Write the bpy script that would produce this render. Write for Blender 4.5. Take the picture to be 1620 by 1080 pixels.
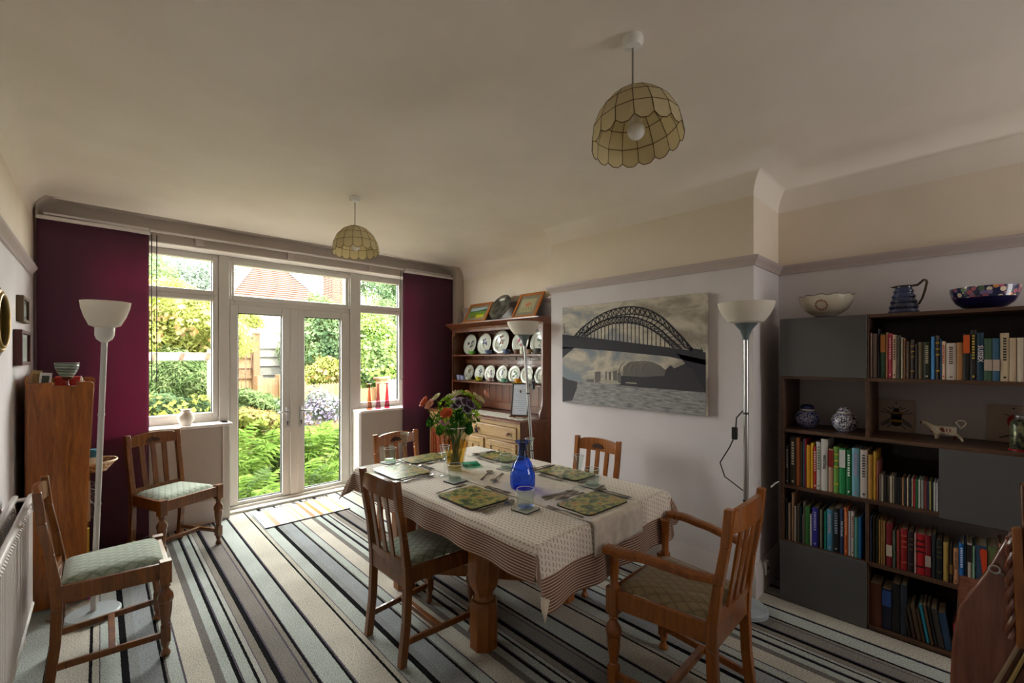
import bpy, math, random
from mathutils import Vector, Matrix
R = math.radians
for o in list(bpy.data.objects): bpy.data.objects.remove(o)
S = bpy.context.scene
COL = S.collection
random.seed(7)

# ---------------------------------------------------------------- camera
cam = bpy.data.cameras.new('camera')
cam.sensor_width = 36.0; cam.lens = 15.289; cam.shift_y = 0.01481
cam.clip_start = 0.02; cam.clip_end = 300
camo = bpy.data.objects.new('camera', cam); COL.objects.link(camo)
camo.location = (0, 0, 1.45); camo.rotation_euler = (R(90), 0, -0.758)
S.camera = camo

# ---------------------------------------------------------------- colour management, sky, sun, daylight
S.view_settings.view_transform = 'Standard'; S.view_settings.look = 'None'
S.view_settings.gamma = 1.0; S.view_settings.use_curve_mapping = False
S.view_settings.exposure = 0.95
S.cycles.use_denoising = True
S.cycles.max_bounces = 10; S.cycles.diffuse_bounces = 5; S.cycles.glossy_bounces = 4
S.cycles.transmission_bounces = 8; S.cycles.transparent_max_bounces = 16
S.cycles.sample_clamp_indirect = 6.0; S.cycles.caustics_refractive = False; S.cycles.caustics_reflective = False
w = bpy.data.worlds.new('sky'); S.world = w; w.use_nodes = True
nt = w.node_tree; nt.nodes.clear()
out = nt.nodes.new('ShaderNodeOutputWorld'); bg = nt.nodes.new('ShaderNodeBackground')
bg.inputs[0].default_value = (1.0, 0.985, 0.96, 1); bg.inputs[1].default_value = 15.0
nt.links.new(bg.outputs[0], out.inputs[0])
sun = bpy.data.lights.new('sun', 'SUN'); sun.energy = 9.0; sun.angle = R(3); sun.color = (1, .94, .82)
suno = bpy.data.objects.new('sun', sun); COL.objects.link(suno); suno.rotation_euler = (R(38), 0, R(25))
def area(name, loc, rot, sx, sy, power, col=(1, 1, 1)):
    l = bpy.data.lights.new(name, 'AREA'); l.shape = 'RECTANGLE'; l.size = sx; l.size_y = sy; l.energy = power; l.color = col
    o = bpy.data.objects.new(name, l); COL.objects.link(o); o.location = loc; o.rotation_euler = rot
    return o
for nm_, x0_, x1_, z0_, z1_ in (('left', .0, .80, .86, 2.38), ('door', .88, 2.02, .05, 2.38), ('right', 2.1, 2.72, .86, 2.38)):
    po = area('daylight_portal_' + nm_, ((x0_+x1_)/2, 4.93, (z0_+z1_)/2), (R(-90), 0, 0), x1_-x0_, z1_-z0_, 1); po.data.cycles.is_portal = True
# added fill light behind the camera, for an assumed window that is not built
area('rear_fill_light', (2.7, -2.35, 1.5), (R(90), 0, R(12)), 1.1, 1.5, 20, (1, .97, .93))

# ---------------------------------------------------------------- materials
def lin(h):
    h = h.lstrip('#'); c = [int(h[i:i+2], 16) / 255 for i in (0, 2, 4)]
    return tuple(x / 12.92 if x <= .04045 else ((x + .055) / 1.055) ** 2.4 for x in c) + (1,)
MATS = {}
def mat(name, col='#888888', rough=.6, metal=0, spec=.5, trans=0, ior=1.45, coat=0, alpha=1, sheen=0):
    if name in MATS: return MATS[name]
    m = bpy.data.materials.new(name); m.use_nodes = True
    b = m.node_tree.nodes['Principled BSDF']
    b.inputs['Base Color'].default_value = lin(col) if isinstance(col, str) else col
    b.inputs['Roughness'].default_value = rough; b.inputs['Metallic'].default_value = metal
    b.inputs['Specular IOR Level'].default_value = spec; b.inputs['Transmission Weight'].default_value = trans
    b.inputs['IOR'].default_value = ior; b.inputs['Coat Weight'].default_value = coat
    b.inputs['Sheen Weight'].default_value = sheen
    MATS[name] = m; return m
def nodes(m): return m.node_tree.nodes, m.node_tree.links, m.node_tree.nodes['Principled BSDF']
def N(m, t, **kw):
    n = m.node_tree.nodes.new(t)
    for k, v in kw.items():
        if k in ('op',): n.operation = v
        else: setattr(n, k, v)
    return n
def mathn(m, op, a, b=None, c=None):
    n = N(m, 'ShaderNodeMath', op=op)
    for i, x in enumerate((a, b, c)):
        if x is None: continue
        if isinstance(x, (int, float)): n.inputs[i].default_value = x
        else: m.node_tree.links.new(x, n.inputs[i])
    return n.outputs[0]
def ramp(m, fac, stops, interp='LINEAR'):
    r = N(m, 'ShaderNodeValToRGB'); cr = r.color_ramp; cr.interpolation = interp
    while len(cr.elements) > 1: cr.elements.remove(cr.elements[-1])
    cr.elements[0].position = stops[0][0]; cr.elements[0].color = lin(stops[0][1])
    for p, c in stops[1:]:
        e = cr.elements.new(p); e.color = lin(c)
    m.node_tree.links.new(fac, r.inputs[0]); return r.outputs[0]
def coord(m, kind='Object', scale=(1, 1, 1), rot=(0, 0, 0)):
    t = N(m, 'ShaderNodeTexCoord'); mp = N(m, 'ShaderNodeMapping')
    mp.inputs['Scale'].default_value = scale; mp.inputs['Rotation'].default_value = rot
    m.node_tree.links.new(t.outputs[kind], mp.inputs[0]); return mp.outputs[0]
def noise(m, vec, scale, detail=3, rough=.5, dist=0):
    n = N(m, 'ShaderNodeTexNoise'); n.inputs['Scale'].default_value = scale; n.inputs['Detail'].default_value = detail
    n.inputs['Roughness'].default_value = rough; n.inputs['Distortion'].default_value = dist
    m.node_tree.links.new(vec, n.inputs['Vector']); return n.outputs[0]
def bump(m, h, strength=.3, dist=.01):
    b = N(m, 'ShaderNodeBump'); b.inputs['Strength'].default_value = strength; b.inputs['Distance'].default_value = dist
    m.node_tree.links.new(h, b.inputs['Height']); m.node_tree.links.new(b.outputs[0], nodes(m)[2].inputs['Normal'])
def setcol(m, c): m.node_tree.links.new(c, nodes(m)[2].inputs['Base Color'])
def mixc(m, f, a, b, blend='MIX'):
    n = N(m, 'ShaderNodeMix'); n.data_type = 'RGBA'; n.blend_type = blend
    for i, x in ((0, f), (6, a), (7, b)):
        if isinstance(x, (int, float)): n.inputs[i].default_value = x
        elif isinstance(x, tuple): n.inputs[i].default_value = x
        elif isinstance(x, str): n.inputs[i].default_value = lin(x)
        else: m.node_tree.links.new(x, n.inputs[i])
    return n.outputs[2]
def wood(name, dark, light, rough=.35, scale=1.0, axis='Z', coat=.2):
    m = mat(name, light, rough, coat=coat)
    sc = {'Z': (9, 9, .9), 'X': (.9, 9, 9), 'Y': (9, .9, 9)}[axis]
    v = coord(m, 'Object', tuple(s * scale for s in sc))
    n1 = noise(m, v, 3.0, 5, .6, 1.2)
    v2 = coord(m, 'Object', tuple(s * scale * 5 for s in sc))
    n2 = noise(m, v2, 4.0, 2, .5)
    f = mathn(m, 'ADD', mathn(m, 'MULTIPLY', n1, .75), mathn(m, 'MULTIPLY', n2, .25))
    setcol(m, ramp(m, f, [(.3, dark), (.68, light)])); bump(m, n2, .08, .002)
    return m
def mottled(name, a, b, rough=.7, scale=20, kind='Object', bmp=0, lo=.4, hi=.6, **kw):
    m = mat(name, b, rough, **kw); v = coord(m, kind); n = noise(m, v, scale, 3)
    setcol(m, ramp(m, n, [(lo, a), (hi, b)]))
    if bmp: bump(m, n, bmp, .003)
    return m

m_wall = mottled('wall_paint_lilac', '#cfc9ca', '#d4cecf', .75, 3, bmp=.02)
m_wallup = mottled('wall_paint_cream', '#e0d4c2', '#e5d8c7', .75, 3, bmp=.02)
m_ceil = mottled('ceiling_paint', '#e8dfd4', '#ede4da', .8, 2, bmp=.02)
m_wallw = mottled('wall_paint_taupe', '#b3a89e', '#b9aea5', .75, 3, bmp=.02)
m_trim = mat('trim_gloss', '#b9aca8', .35)
m_white = mat('white_upvc', '#c6c2ba', .28)
m_sill = mat('sill_paint', '#e4ddda', .3)
m_gasket = mat('black_gasket', '#161616', .5)
m_oak = wood('honey_oak', '#6b3a12', '#a8672a', .3, 1.0)
m_oakd = wood('dark_oak', '#3f1f0e', '#7a4520', .3, 1.0)
m_oakt = wood('table_oak', '#6b3812', '#9d6027', .35, .8)
m_dress = wood('dresser_wood', '#43200f', '#78462a', .35, .8)
m_dressl = wood('dresser_front_wood', '#7d5c33', '#a08152', .4, .8, 'Y')
m_case = wood('bookcase_walnut', '#3c2618', '#644632', .5, 1.0, 'Y')
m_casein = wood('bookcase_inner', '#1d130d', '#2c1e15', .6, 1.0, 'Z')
m_bur = wood('mahogany', '#55291a', '#86503a', .25, .9, 'Z', .5)
m_greydoor = mat('grey_lacquer', '#565656', .35)
m_panel_oak = wood('quartered_oak', '#66300e', '#a8621f', .3, 1.2)
m_silver = mat('silver_metal', '#b4b4b4', .28, 1)
m_steel = mat('cutlery_steel', '#9a958c', .25, 1)
m_brass = mat('brass_wire', '#5d4a24', .45, .6)
m_gold = mat('gilt_frame', '#a5874a', .35, .7)
m_black = mat('black_plastic', '#141416', .4)
m_whitep = mat('white_plastic', '#e8e6e0', .3)
m_chalk = mat('white_china', '#e9e8df', .15, coat=.5)
m_pages = mat('book_pages', '#b9ab90', .8)

def glass_mat(name, col='#ffffff', rough=0.0, ior=1.45): 
    return mat(name, col, rough, trans=1.0, ior=ior)
m_bluegl = glass_mat('cobalt_glass', '#1448e8', .0, 1.3)
def thin_glass(name, col, ior=1.45, rough=.03):
    m = bpy.data.materials.new(name); m.use_nodes = True; MATS[name] = m; t = m.node_tree; t.nodes.clear()
    o = t.nodes.new('ShaderNodeOutputMaterial'); mx = t.nodes.new('ShaderNodeMixShader'); a = t.nodes.new('ShaderNodeBsdfTransparent')
    g = t.nodes.new('ShaderNodeBsdfGlossy'); g.inputs['Roughness'].default_value = rough; f = t.nodes.new('ShaderNodeFresnel'); f.inputs[0].default_value = ior
    ge = t.nodes.new('ShaderNodeNewGeometry'); inv = t.nodes.new('ShaderNodeMath'); inv.operation = 'SUBTRACT'; inv.inputs[0].default_value = 1; t.links.new(ge.outputs['Backfacing'], inv.inputs[1])
    mu = t.nodes.new('ShaderNodeMath'); mu.operation = 'MULTIPLY'; t.links.new(f.outputs[0], mu.inputs[0]); t.links.new(inv.outputs[0], mu.inputs[1])
    a.inputs[0].default_value = lin(col)
    t.links.new(mu.outputs[0], mx.inputs[0]); t.links.new(a.outputs[0], mx.inputs[1]); t.links.new(g.outputs[0], mx.inputs[2]); t.links.new(mx.outputs[0], o.inputs[0])
    return m
m_pane = thin_glass('window_glass', '#fcfefd', 1.2)
m_tumbler = thin_glass('tumbler_glass', '#f6faf8', 1.7)
m_glass = thin_glass('clear_glass', '#f6faf9', 1.8)
m_cobalt = thin_glass('cobalt_thin_glass', '#5a98ff', 1.7)
m_vase = thin_glass('vase_glass', '#efece4', 1.6)
def translucent(name, col, tcol, mixf=.5, tex=None):
    m = bpy.data.materials.new(name); m.use_nodes = True; MATS[name] = m; t = m.node_tree; t.nodes.clear()
    o = t.nodes.new('ShaderNodeOutputMaterial'); mx = t.nodes.new('ShaderNodeMixShader'); d = t.nodes.new('ShaderNodeBsdfDiffuse'); tr = t.nodes.new('ShaderNodeBsdfTranslucent')
    mx.inputs[0].default_value = mixf; d.inputs[0].default_value = lin(col); tr.inputs[0].default_value = lin(tcol)
    t.links.new(d.outputs[0], mx.inputs[1]); t.links.new(tr.outputs[0], mx.inputs[2]); t.links.new(mx.outputs[0], o.inputs[0])
    return m
m_blind = translucent('plum_blind_fabric', '#6a4858', '#96406a', .36)
m_capiz = translucent('capiz_shell', '#ddd4b6', '#efe4c4', .55)
m_shade = translucent('opal_shade', '#e4ded2', '#e8e2d6', .3)

# carpet: stripes running away from the camera, repeating every 1.002 m
m_carpet = mat('striped_carpet', '#999999', 1.0, spec=.05)
v = coord(m_carpet, 'Object'); sep = N(m_carpet, 'ShaderNodeSeparateXYZ'); m_carpet.node_tree.links.new(v, sep.inputs[0])
wob = noise(m_carpet, v, 60, 2); wob2 = mathn(m_carpet, 'MULTIPLY', mathn(m_carpet, 'SUBTRACT', wob, .5), .006)
xs = mathn(m_carpet, 'FRACT', mathn(m_carpet, 'DIVIDE', mathn(m_carpet, 'ADD', mathn(m_carpet, 'ADD', sep.outputs[0], wob2), 5.01), 1.002))
BK, MI, CR, TA, PG, GR, BG = '#19181b', '#c8d0ca', '#ddd8ca', '#a09a90', '#696270', '#86827e', '#959ca6'
st = [(0, MI), (.068, BK), (.095, '#a2a5a5'), (.13, '#aab0b4'), (.204, BK), (.216, GR), (.225, MI), (.271, PG), (.280, CR), (.369, GR), (.405, MI),
      (.445, BK), (.459, PG), (.466, MI), (.506, BK), (.519, '#c8c8c2'), (.537, PG), (.542, TA), (.574, BK), (.597, PG), (.605, '#98938d'), (.673, PG), (.680, TA), (.701, BK),
      (.712, PG), (.717, MI), (.811, BK), (.822, PG), (.830, CR), (.960, BK), (.971, '#cfcabc'), (.996, PG)]
cc = ramp(m_carpet, xs, st, 'CONSTANT')
pile = noise(m_carpet, coord(m_carpet, 'Object', (1, 1, 1)), 170, 3, .8); worn = noise(m_carpet, v, 3, 3)
cc = mixc(m_carpet, 1.0, cc, ramp(m_carpet, pile, [(.32, '#8c8c8c'), (.6, '#ffffff')]), 'MULTIPLY')
cc = mixc(m_carpet, .25, cc, ramp(m_carpet, worn, [(.35, '#a59f98'), (.6, '#ffffff')]), 'MULTIPLY')
setcol(m_carpet, cc); bump(m_carpet, pile, .9, .006)

# ---------------------------------------------------------------- mesh helpers
class MB:
    def __init__(s): s.v = []; s.f = []; s.uv = None; s.mi = []
    def add(s, vs, fs, mi=0):
        b = len(s.v); s.v += [tuple(p) for p in vs]; s.f += [tuple(b + i for i in f) for f in fs]; s.mi += [mi] * len(fs); return s
    def box(s, x0, x1, y0, y1, z0, z1, mi=0):
        return s.add([(x0,y0,z0),(x1,y0,z0),(x1,y1,z0),(x0,y1,z0),(x0,y0,z1),(x1,y0,z1),(x1,y1,z1),(x0,y1,z1)],
                     [(0,3,2,1),(4,5,6,7),(0,1,5,4),(1,2,6,5),(2,3,7,6),(3,0,4,7)], mi)
    def hexa(s, lo, hi, mi=0):   # two 4-point loops
        return s.add(list(lo) + list(hi), [(0,3,2,1),(4,5,6,7),(0,1,5,4),(1,2,6,5),(2,3,7,6),(3,0,4,7)], mi)
    def bar(s, p0, p1, w, h, up=(0,0,1), mi=0, w1=None, h1=None):
        p0, p1 = Vector(p0), Vector(p1); d = (p1 - p0).normalized(); u = Vector(up)
        a = d.cross(u)
        if a.length < 1e-4: a = d.cross(Vector((0, 1, 0)))
        a.normalize(); u = a.cross(d).normalized(); w1 = w1 or w; h1 = h1 or h
        q = lambda p, w, h: [p - a*w/2 - u*h/2, p + a*w/2 - u*h/2, p + a*w/2 + u*h/2, p - a*w/2 + u*h/2]
        A, B = q(p0, w, h), q(p1, w1, h1)
        return s.add(A + B, [(0,1,2,3),(7,6,5,4),(4,5,1,0),(5,6,2,1),(6,7,3,2),(7,4,0,3)], mi)
    def tube(s, pts, r, n=8, mi=0, closed=False, cap=True):
        pts = [Vector(p) for p in pts]; m = len(pts); rs = r if isinstance(r, (list, tuple)) else [r] * m
        vs = []; prev = None
        for i, p in enumerate(pts):
            if closed: d = pts[(i+1) % m] - pts[i-1]
            else: d = pts[min(i+1, m-1)] - pts[max(i-1, 0)]
            d = d.normalized() if d.length > 1e-9 else Vector((0,0,1))
            if prev is None:
                a = d.cross(Vector((0,0,1)))
                if a.length < 1e-3: a = d.cross(Vector((0,1,0)))
            else: a = prev - d * prev.dot(d)
            a.normalize(); prev = a; b = d.cross(a)
            vs += [p + (a*math.cos(2*math.pi*k/n) + b*math.sin(2*math.pi*k/n)) * rs[i] for k in range(n)]
        fs = []; L = m if closed else m - 1
        for i in range(L):
            j = (i+1) % m
            fs += [(i*n+k, i*n+(k+1)%n, j*n+(k+1)%n, j*n+k) for k in range(n)]
        if cap and not closed: fs += [tuple(reversed(range(n))), tuple((m-1)*n+k for k in range(n))]
        return s.add(vs, fs, mi)
    def lathe(s, prof, n=24, o=(0,0,0), mi=0, M=None, sx=1, sy=1, ph=0, capb=True, capt=True):
        vs = []; o = Vector(o)
        for r, z in prof:
            for k in range(n):
                a = 2*math.pi*k/n + ph; p = Vector((r*math.cos(a)*sx, r*math.sin(a)*sy, z))
                if M: p = M @ p
                vs.append(p + o)
        m = len(prof); fs = [(i*n+k, i*n+(k+1)%n, (i+1)*n+(k+1)%n, (i+1)*n+k) for i in range(m-1) for k in range(n)]
        if capb and prof[0][0] > 1e-6: fs.append(tuple(reversed(range(n))))
        if capt and prof[-1][0] > 1e-6: fs.append(tuple((m-1)*n+k for k in range(n)))
        return s.add(vs, fs, mi)
    def prism(s, poly, fn, h0, h1, mi=0):  # poly 2D, fn(a,b,h)->3D
        n = len(poly); vs = [fn(a, b, h0) for a, b in poly] + [fn(a, b, h1) for a, b in poly]
        return s.add(vs, [tuple(reversed(range(n))), tuple(range(n, 2*n))] + [(i, (i+1)%n, n+(i+1)%n, n+i) for i in range(n)], mi)
    def grid(s, fn, nu, nv, mi=0, uvfn=None):
        vs = [fn(i/nu, j/nv) for j in range(nv+1) for i in range(nu+1)]
        return s.add(vs, [(j*(nu+1)+i, j*(nu+1)+i+1, (j+1)*(nu+1)+i+1, (j+1)*(nu+1)+i) for j in range(nv) for i in range(nu)], mi)
    def ball(s, c, r, n=10, m=7, mi=0, sc=(1,1,1)):
        prof = [(max(1e-7, r*math.sin(math.pi*i/m)), -r*math.cos(math.pi*i/m)) for i in range(m+1)]
        prof[0] = (0, -r); prof[-1] = (0, r)
        return s.lathe(prof, n, c, mi, Matrix.Diagonal(sc))
    def mesh(s, name, mats, smooth=True, ang=35, fix=True):
        me = bpy.data.meshes.new(name); me.from_pydata([tuple(p) for p in s.v], [], s.f)
        for m in (mats if isinstance(mats, (list, tuple)) else [mats]): me.materials.append(m)
        if any(s.mi): me.polygons.foreach_set('material_index', s.mi)
        me.validate(); me.update()
        if smooth and len(me.polygons):
            me.polygons.foreach_set('use_smooth', [True] * len(me.polygons)); me.set_sharp_from_angle(angle=R(ang))
        return me
    def build(s, name, mats, parent=None, loc=None, rz=0, bev=0, smooth=True, ang=35, solid=0, sub=0, **tags):
        me = s.mesh(name, mats, smooth, ang); o = bpy.data.objects.new(name, me); COL.objects.link(o)
        if parent: o.parent = parent
        if loc: o.location = loc
        if rz: o.rotation_euler = (0, 0, rz)
        if solid: q = o.modifiers.new('thickness', 'SOLIDIFY'); q.thickness = solid; q.offset = 0
        if sub: q = o.modifiers.new('smooth', 'SUBSURF'); q.levels = q.render_levels = sub
        if bev: q = o.modifiers.new('edges', 'BEVEL'); q.width = bev; q.segments = 2; q.limit_method = 'ANGLE'
        for k, x in tags.items(): o[k] = x
        return o
def thing(name, label, cat, loc=(0,0,0), rz=0, group=None):
    o = bpy.data.objects.new(name, None); COL.objects.link(o); o.location = loc; o.rotation_euler = (0, 0, rz)
    o.empty_display_size = .05; o['label'] = label; o['category'] = cat
    if group: o['group'] = group
    return o
def tagged(o, label, cat, group=None):
    o['label'] = label; o['category'] = cat
    if group: o['group'] = group
    return o
def struct(o): o['kind'] = 'structure'; return o
def dup(src, label, loc, rz=0, group=None):
    r = src.copy(); COL.objects.link(r); r.location = loc; r.rotation_euler = (0, 0, rz); r['label'] = label
    if group: r['group'] = group
    for ch in src.children:
        cc_ = ch.copy(); COL.objects.link(cc_); cc_.parent = r
        for g in ch.children:
            d = g.copy(); COL.objects.link(d); d.parent = cc_
    return r
def share(me, name, parent, loc=(0,0,0), rot=(0,0,0), scale=None):
    o = bpy.data.objects.new(name, me); COL.objects.link(o); o.parent = parent; o.location = loc; o.rotation_euler = rot
    if scale: o.scale = scale
    return o
def lettering(txt, size, loc, rot, m, parent, name='lettering', ext=.0003, align='CENTER', bold=False):
    c = bpy.data.curves.new(name, 'FONT'); c.body = txt; c.size = size; c.extrude = ext; c.align_x = align; c.align_y = 'CENTER'
    c.materials.append(m); c.resolution_u = 2
    if bold: c.offset = size * .02
    o = bpy.data.objects.new(name, c); COL.objects.link(o); me = bpy.data.meshes.new_from_object(o.evaluated_get(bpy.context.evaluated_depsgraph_get()))
    bpy.data.objects.remove(o); o = bpy.data.objects.new(name, me); COL.objects.link(o); o.parent = parent; o.location = loc; o.rotation_euler = rot; o['kind'] = 'stuff'
    return o
ORD = ['first','second','third','fourth','fifth','sixth','seventh','eighth','ninth','tenth','eleventh','twelfth','thirteenth','fourteenth','fifteenth',
       'sixteenth','seventeenth','eighteenth','nineteenth','twentieth'] + ['twenty-' + s for s in ('first','second','third','fourth','fifth','sixth','seventh','eighth','ninth')] + ['thirtieth','thirty-first']
# ---------------------------------------------------------------- room shell
XL, XR, XB, YW, YR, ZC, CR_ = -.345, 3.34, 2.85, 4.58, -2.4, 2.62, .2
YB0, YB1 = .90, 2.514
ZR = 2.0      # bottom of the picture rail
def wallbox(name, x0, x1, y0, y1, z0=0, z1=2.75, split=ZR+.03):
    b = MB().box(x0, x1, y0, y1, z0, split, 0)
    if z1 > split: b.box(x0, x1, y0, y1, split, z1, 1)
    return struct(b.build(name, [m_wall, m_wallup], smooth=False))
struct(MB().box(XL-.02, XR+.02, YR-.02, 4.74, -.08, 0).build('floor', m_carpet, smooth=False))
wallbox('wall_left', XL-.25, XL, YR, 4.9)
wallbox('wall_right', XR, XR+.25, YR, 4.9)
wallbox('wall_chimney', XB, XR, YB0, YB1)
wallbox('wall_rear', XL-.25, XR+.25, YR-.25, YR)
# window wall: two low walls under the windows, side pieces and a head
wf = MB()
wf.box(XL, 0.0, YW, 4.9, 0, 2.75); wf.box(2.72, XR, YW, 4.9, 0, 2.75)
wf.box(0.0, 2.72, YW, 4.9, 2.392, 2.75)
wf.box(0.0, .79, YW, 4.9, 0, .835); wf.box(2.06, 2.72, YW, 4.9, 0, .835)
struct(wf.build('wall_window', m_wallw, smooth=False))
struct(MB().box(0.0, 2.72, YW-.004, 4.76, 2.384, 2.392).build('trim_1', m_sill, smooth=False))
# ceiling: flat with a quarter-round cove all the way round; the cove is cut off at the arched window bay
P0 = [(XL, YR), (XR, YR), (XR, YB0), (XB, YB0), (XB, YB1), (XR, YB1), (XR, 4.49), (XL, 4.49)]
def inset(P, d):
    o = []; n = len(P)
    for i in range(n):
        a, b, c = Vector(P[i-1]), Vector(P[i]), Vector(P[(i+1) % n])
        e1 = (b - a).normalized(); e2 = (c - b).normalized()
        n1 = Vector((-e1.y, e1.x)); n2 = Vector((-e2.y, e2.x))
        o.append(b + (n1 + n2) * d)
    return o
K = 12; cb = MB(); n = len(P0); rings = []
for k in range(K + 1):
    a = math.pi/2 * k / K
    rings.append([(p.x, p.y, ZC - CR_ + CR_*math.sin(a)) for p in inset(P0, CR_*(1 - math.cos(a)))])
vs = [p for r_ in rings for p in r_]; fs = []
for k in range(K):
    for i in range(n):
        if i == 6 and rings[k+1][0][2] < 2.575: continue
        j = (i+1) % n; fs.append((k*n+j, k*n+i, (k+1)*n+i, (k+1)*n+j))
fs.append(tuple(reversed([K*n+i for i in range(n)])))
cb.add(vs, fs)
struct(cb.build('ceiling', m_ceil, ang=60))
struct(MB().box(XL-.2, XR+.2, YR-.2, 5.0, 2.76, 3.0).build('ceiling_slab', m_ceil, smooth=False))
# arch lip and soffit of the bay
def archpt(t):  # outline left to right, rounded at both top corners
    x0, x1, zt, r = XL, 3.24, 2.572, .13
    pts = [(x0 + .02, 1.9), (x0 + .02, zt - r)]
    for k in range(1, 7): a = math.pi - k*math.pi/12; pts.append((x0 + .02 + r + r*math.cos(a), zt - r + r*math.sin(a)))
    for k in range(1, 7): a = math.pi/2 - k*math.pi/12; pts.append((x1 - r + r*math.cos(a), zt - r + r*math.sin(a)))
    pts.append((x1, 0)); return pts
ap = archpt(0); lip = MB()
for (a, za), (b, zb) in zip(ap[1:-2], ap[2:-1]):
    lip.hexa([(a, 4.42, za), (b, 4.42, zb), (b, YW, zb), (a, YW, za)], [(a, 4.42, 2.63), (b, 4.42, 2.63), (b, YW, 2.63), (a, YW, 2.63)])
lip.box(3.24, XR, 4.42, YW, 0, 2.44)
lip.box(3.24, XR, 4.42, YW, 2.44, 2.63)
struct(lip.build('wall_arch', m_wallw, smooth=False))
# picture rail and skirting, swept as moulded profiles
def moulding(name, path, prof, m, inward=1):
    mb = MB(); pts = [Vector(p) for p in path]; nn = len(pts); vs = []
    for i, p in enumerate(pts):
        e1 = (pts[i] - pts[i-1]).normalized() if i > 0 else (pts[1] - pts[0]).normalized()
        e2 = (pts[i+1] - pts[i]).normalized() if i < nn-1 else e1
        n1 = Vector((-e1.y, e1.x)); n2 = Vector((-e2.y, e2.x)); k = (n1 + n2) / (1 + n1.dot(n2))
        vs += [(p.x + k.x*d*inward, p.y + k.y*d*inward, z) for d, z in prof]
    q = len(prof)
    fs = [(i*q+j, (i+1)*q+j, (i+1)*q+(j+1) % q, i*q+(j+1) % q) for i in range(nn-1) for j in range(q)] + [tuple(range(q)), tuple(reversed(range((nn-1)*q, nn*q)))]
    return struct(mb.add(vs, fs).build(name, m, ang=50))
rail = [(0, ZR), (.012, ZR), (.014, ZR+.012), (.022, ZR+.02), (.03, ZR+.036), (.036, ZR+.042), (.036, ZR+.056), (.02, ZR+.06), (0, ZR+.06)]
moulding('trim_2', [(XL, 4.36), (XL, YR)], rail, m_trim, 1)
moulding('trim_3', [(XR, YR), (XR, YB0), (XB, YB0), (XB, YB1), (XR, YB1), (XR, 4.42)], rail, m_trim, 1)
sk = [(0, 0), (.02, 0), (.02, .13), (.014, .15), (.01, .175), (.004, .19), (0, .19)]
m_skirt = mat('skirting_gloss', '#c8bfbe', .35)
moulding('baseboard_left', [(XL, 4.58), (XL, YR)], sk, m_skirt)
moulding('baseboard_right', [(XR, YR), (XR, YB0), (XB, YB0), (XB, YB1), (XR, YB1), (XR, 4.42)], sk, m_skirt)
moulding('baseboard_window', [(.79, YW), (XL, YW)], sk, m_skirt)
moulding('baseboard_window_right', [(3.24, YW), (2.06, YW)], sk, m_skirt)

# ---------------------------------------------------------------- windows and doors
YG = 4.80
def rect_frame(b, x0, x1, z0, z1, w, y0, y1, wt=None, wb=None):
    wt = wt or w; wb = wb or w
    b.box(x0, x0+w, y0, y1, z0, z1); b.box(x1-w, x1, y0, y1, z0, z1)
    b.box(x0+w, x1-w, y0, y1, z0, z0+wb); b.box(x0+w, x1-w, y0, y1, z1-wt, z1)
def glazed(parent, x0, x1, z0, z1):
    g = MB(); rect_frame(g, x0-.006, x1+.006, z0-.006, z1+.006, .008, YG-.012, YG+.012)
    g.build('gasket', m_gasket, parent, smooth=False)
    MB().box(x0, x1, YG-.003, YG+.003, z0, z1).build('pane', m_pane, parent, smooth=False)
def window(name, x0, x1, z0, z1, lights, bev=.004):
    root = thing(name, '', ''); del root['label']; del root['category']; struct(root)
    f = MB(); rect_frame(f, x0, x1, z0, z1, .045, 4.77, 4.85)
    f.build('frame', m_white, root, bev=bev)
    for k, (a, b, c, d) in enumerate(lights):
        s = MB(); rect_frame(s, a-.05, b+.05, c-.042, d+.042, .046, 4.758, 4.83)
        s.build('sash', m_white, root, bev=.008); glazed(root, a, b, c, d)
    return root
w1 = window('window_1', 0.0, .80, .86, 2.385, [(.08, .739, .939, 1.963), (.08, .739, 2.048, 2.327)])
MB().box(-.0, .80, 4.765, 4.84, 1.985, 2.03).build('transom_bar', m_white, w1, bev=.004)
w2 = window('window_2', 2.10, 2.72, .86, 2.385, [(2.15, 2.618, .925, 1.955), (2.15, 2.618, 2.038, 2.322)])
MB().box(2.1, 2.72, 4.765, 4.84, 1.985, 2.02).build('transom_bar', m_white, w2, bev=.004)
w3 = window('window_3', .87, 2.02, 1.938, 2.385, [(.90, 2.0, 2.022, 2.318)])
struct(MB().box(.79, .875, 4.75, 4.86, 0, 2.385).box(2.02, 2.11, 4.75, 4.86, 0, 2.385).build('door_frame_posts', m_white, bev=.006))
struct(MB().box(.79, .845, 4.58, 4.75, 0, .86).box(2.045, 2.06, 4.58, 4.75, 0, .84).build('trim_4', m_white, bev=.003))
struct(MB().box(.84, 2.06, 4.66, 4.9, 0, .022).box(.84, 2.06, 4.74, 4.9, .02, .045).build('door_threshold', m_white, bev=.004))
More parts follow.
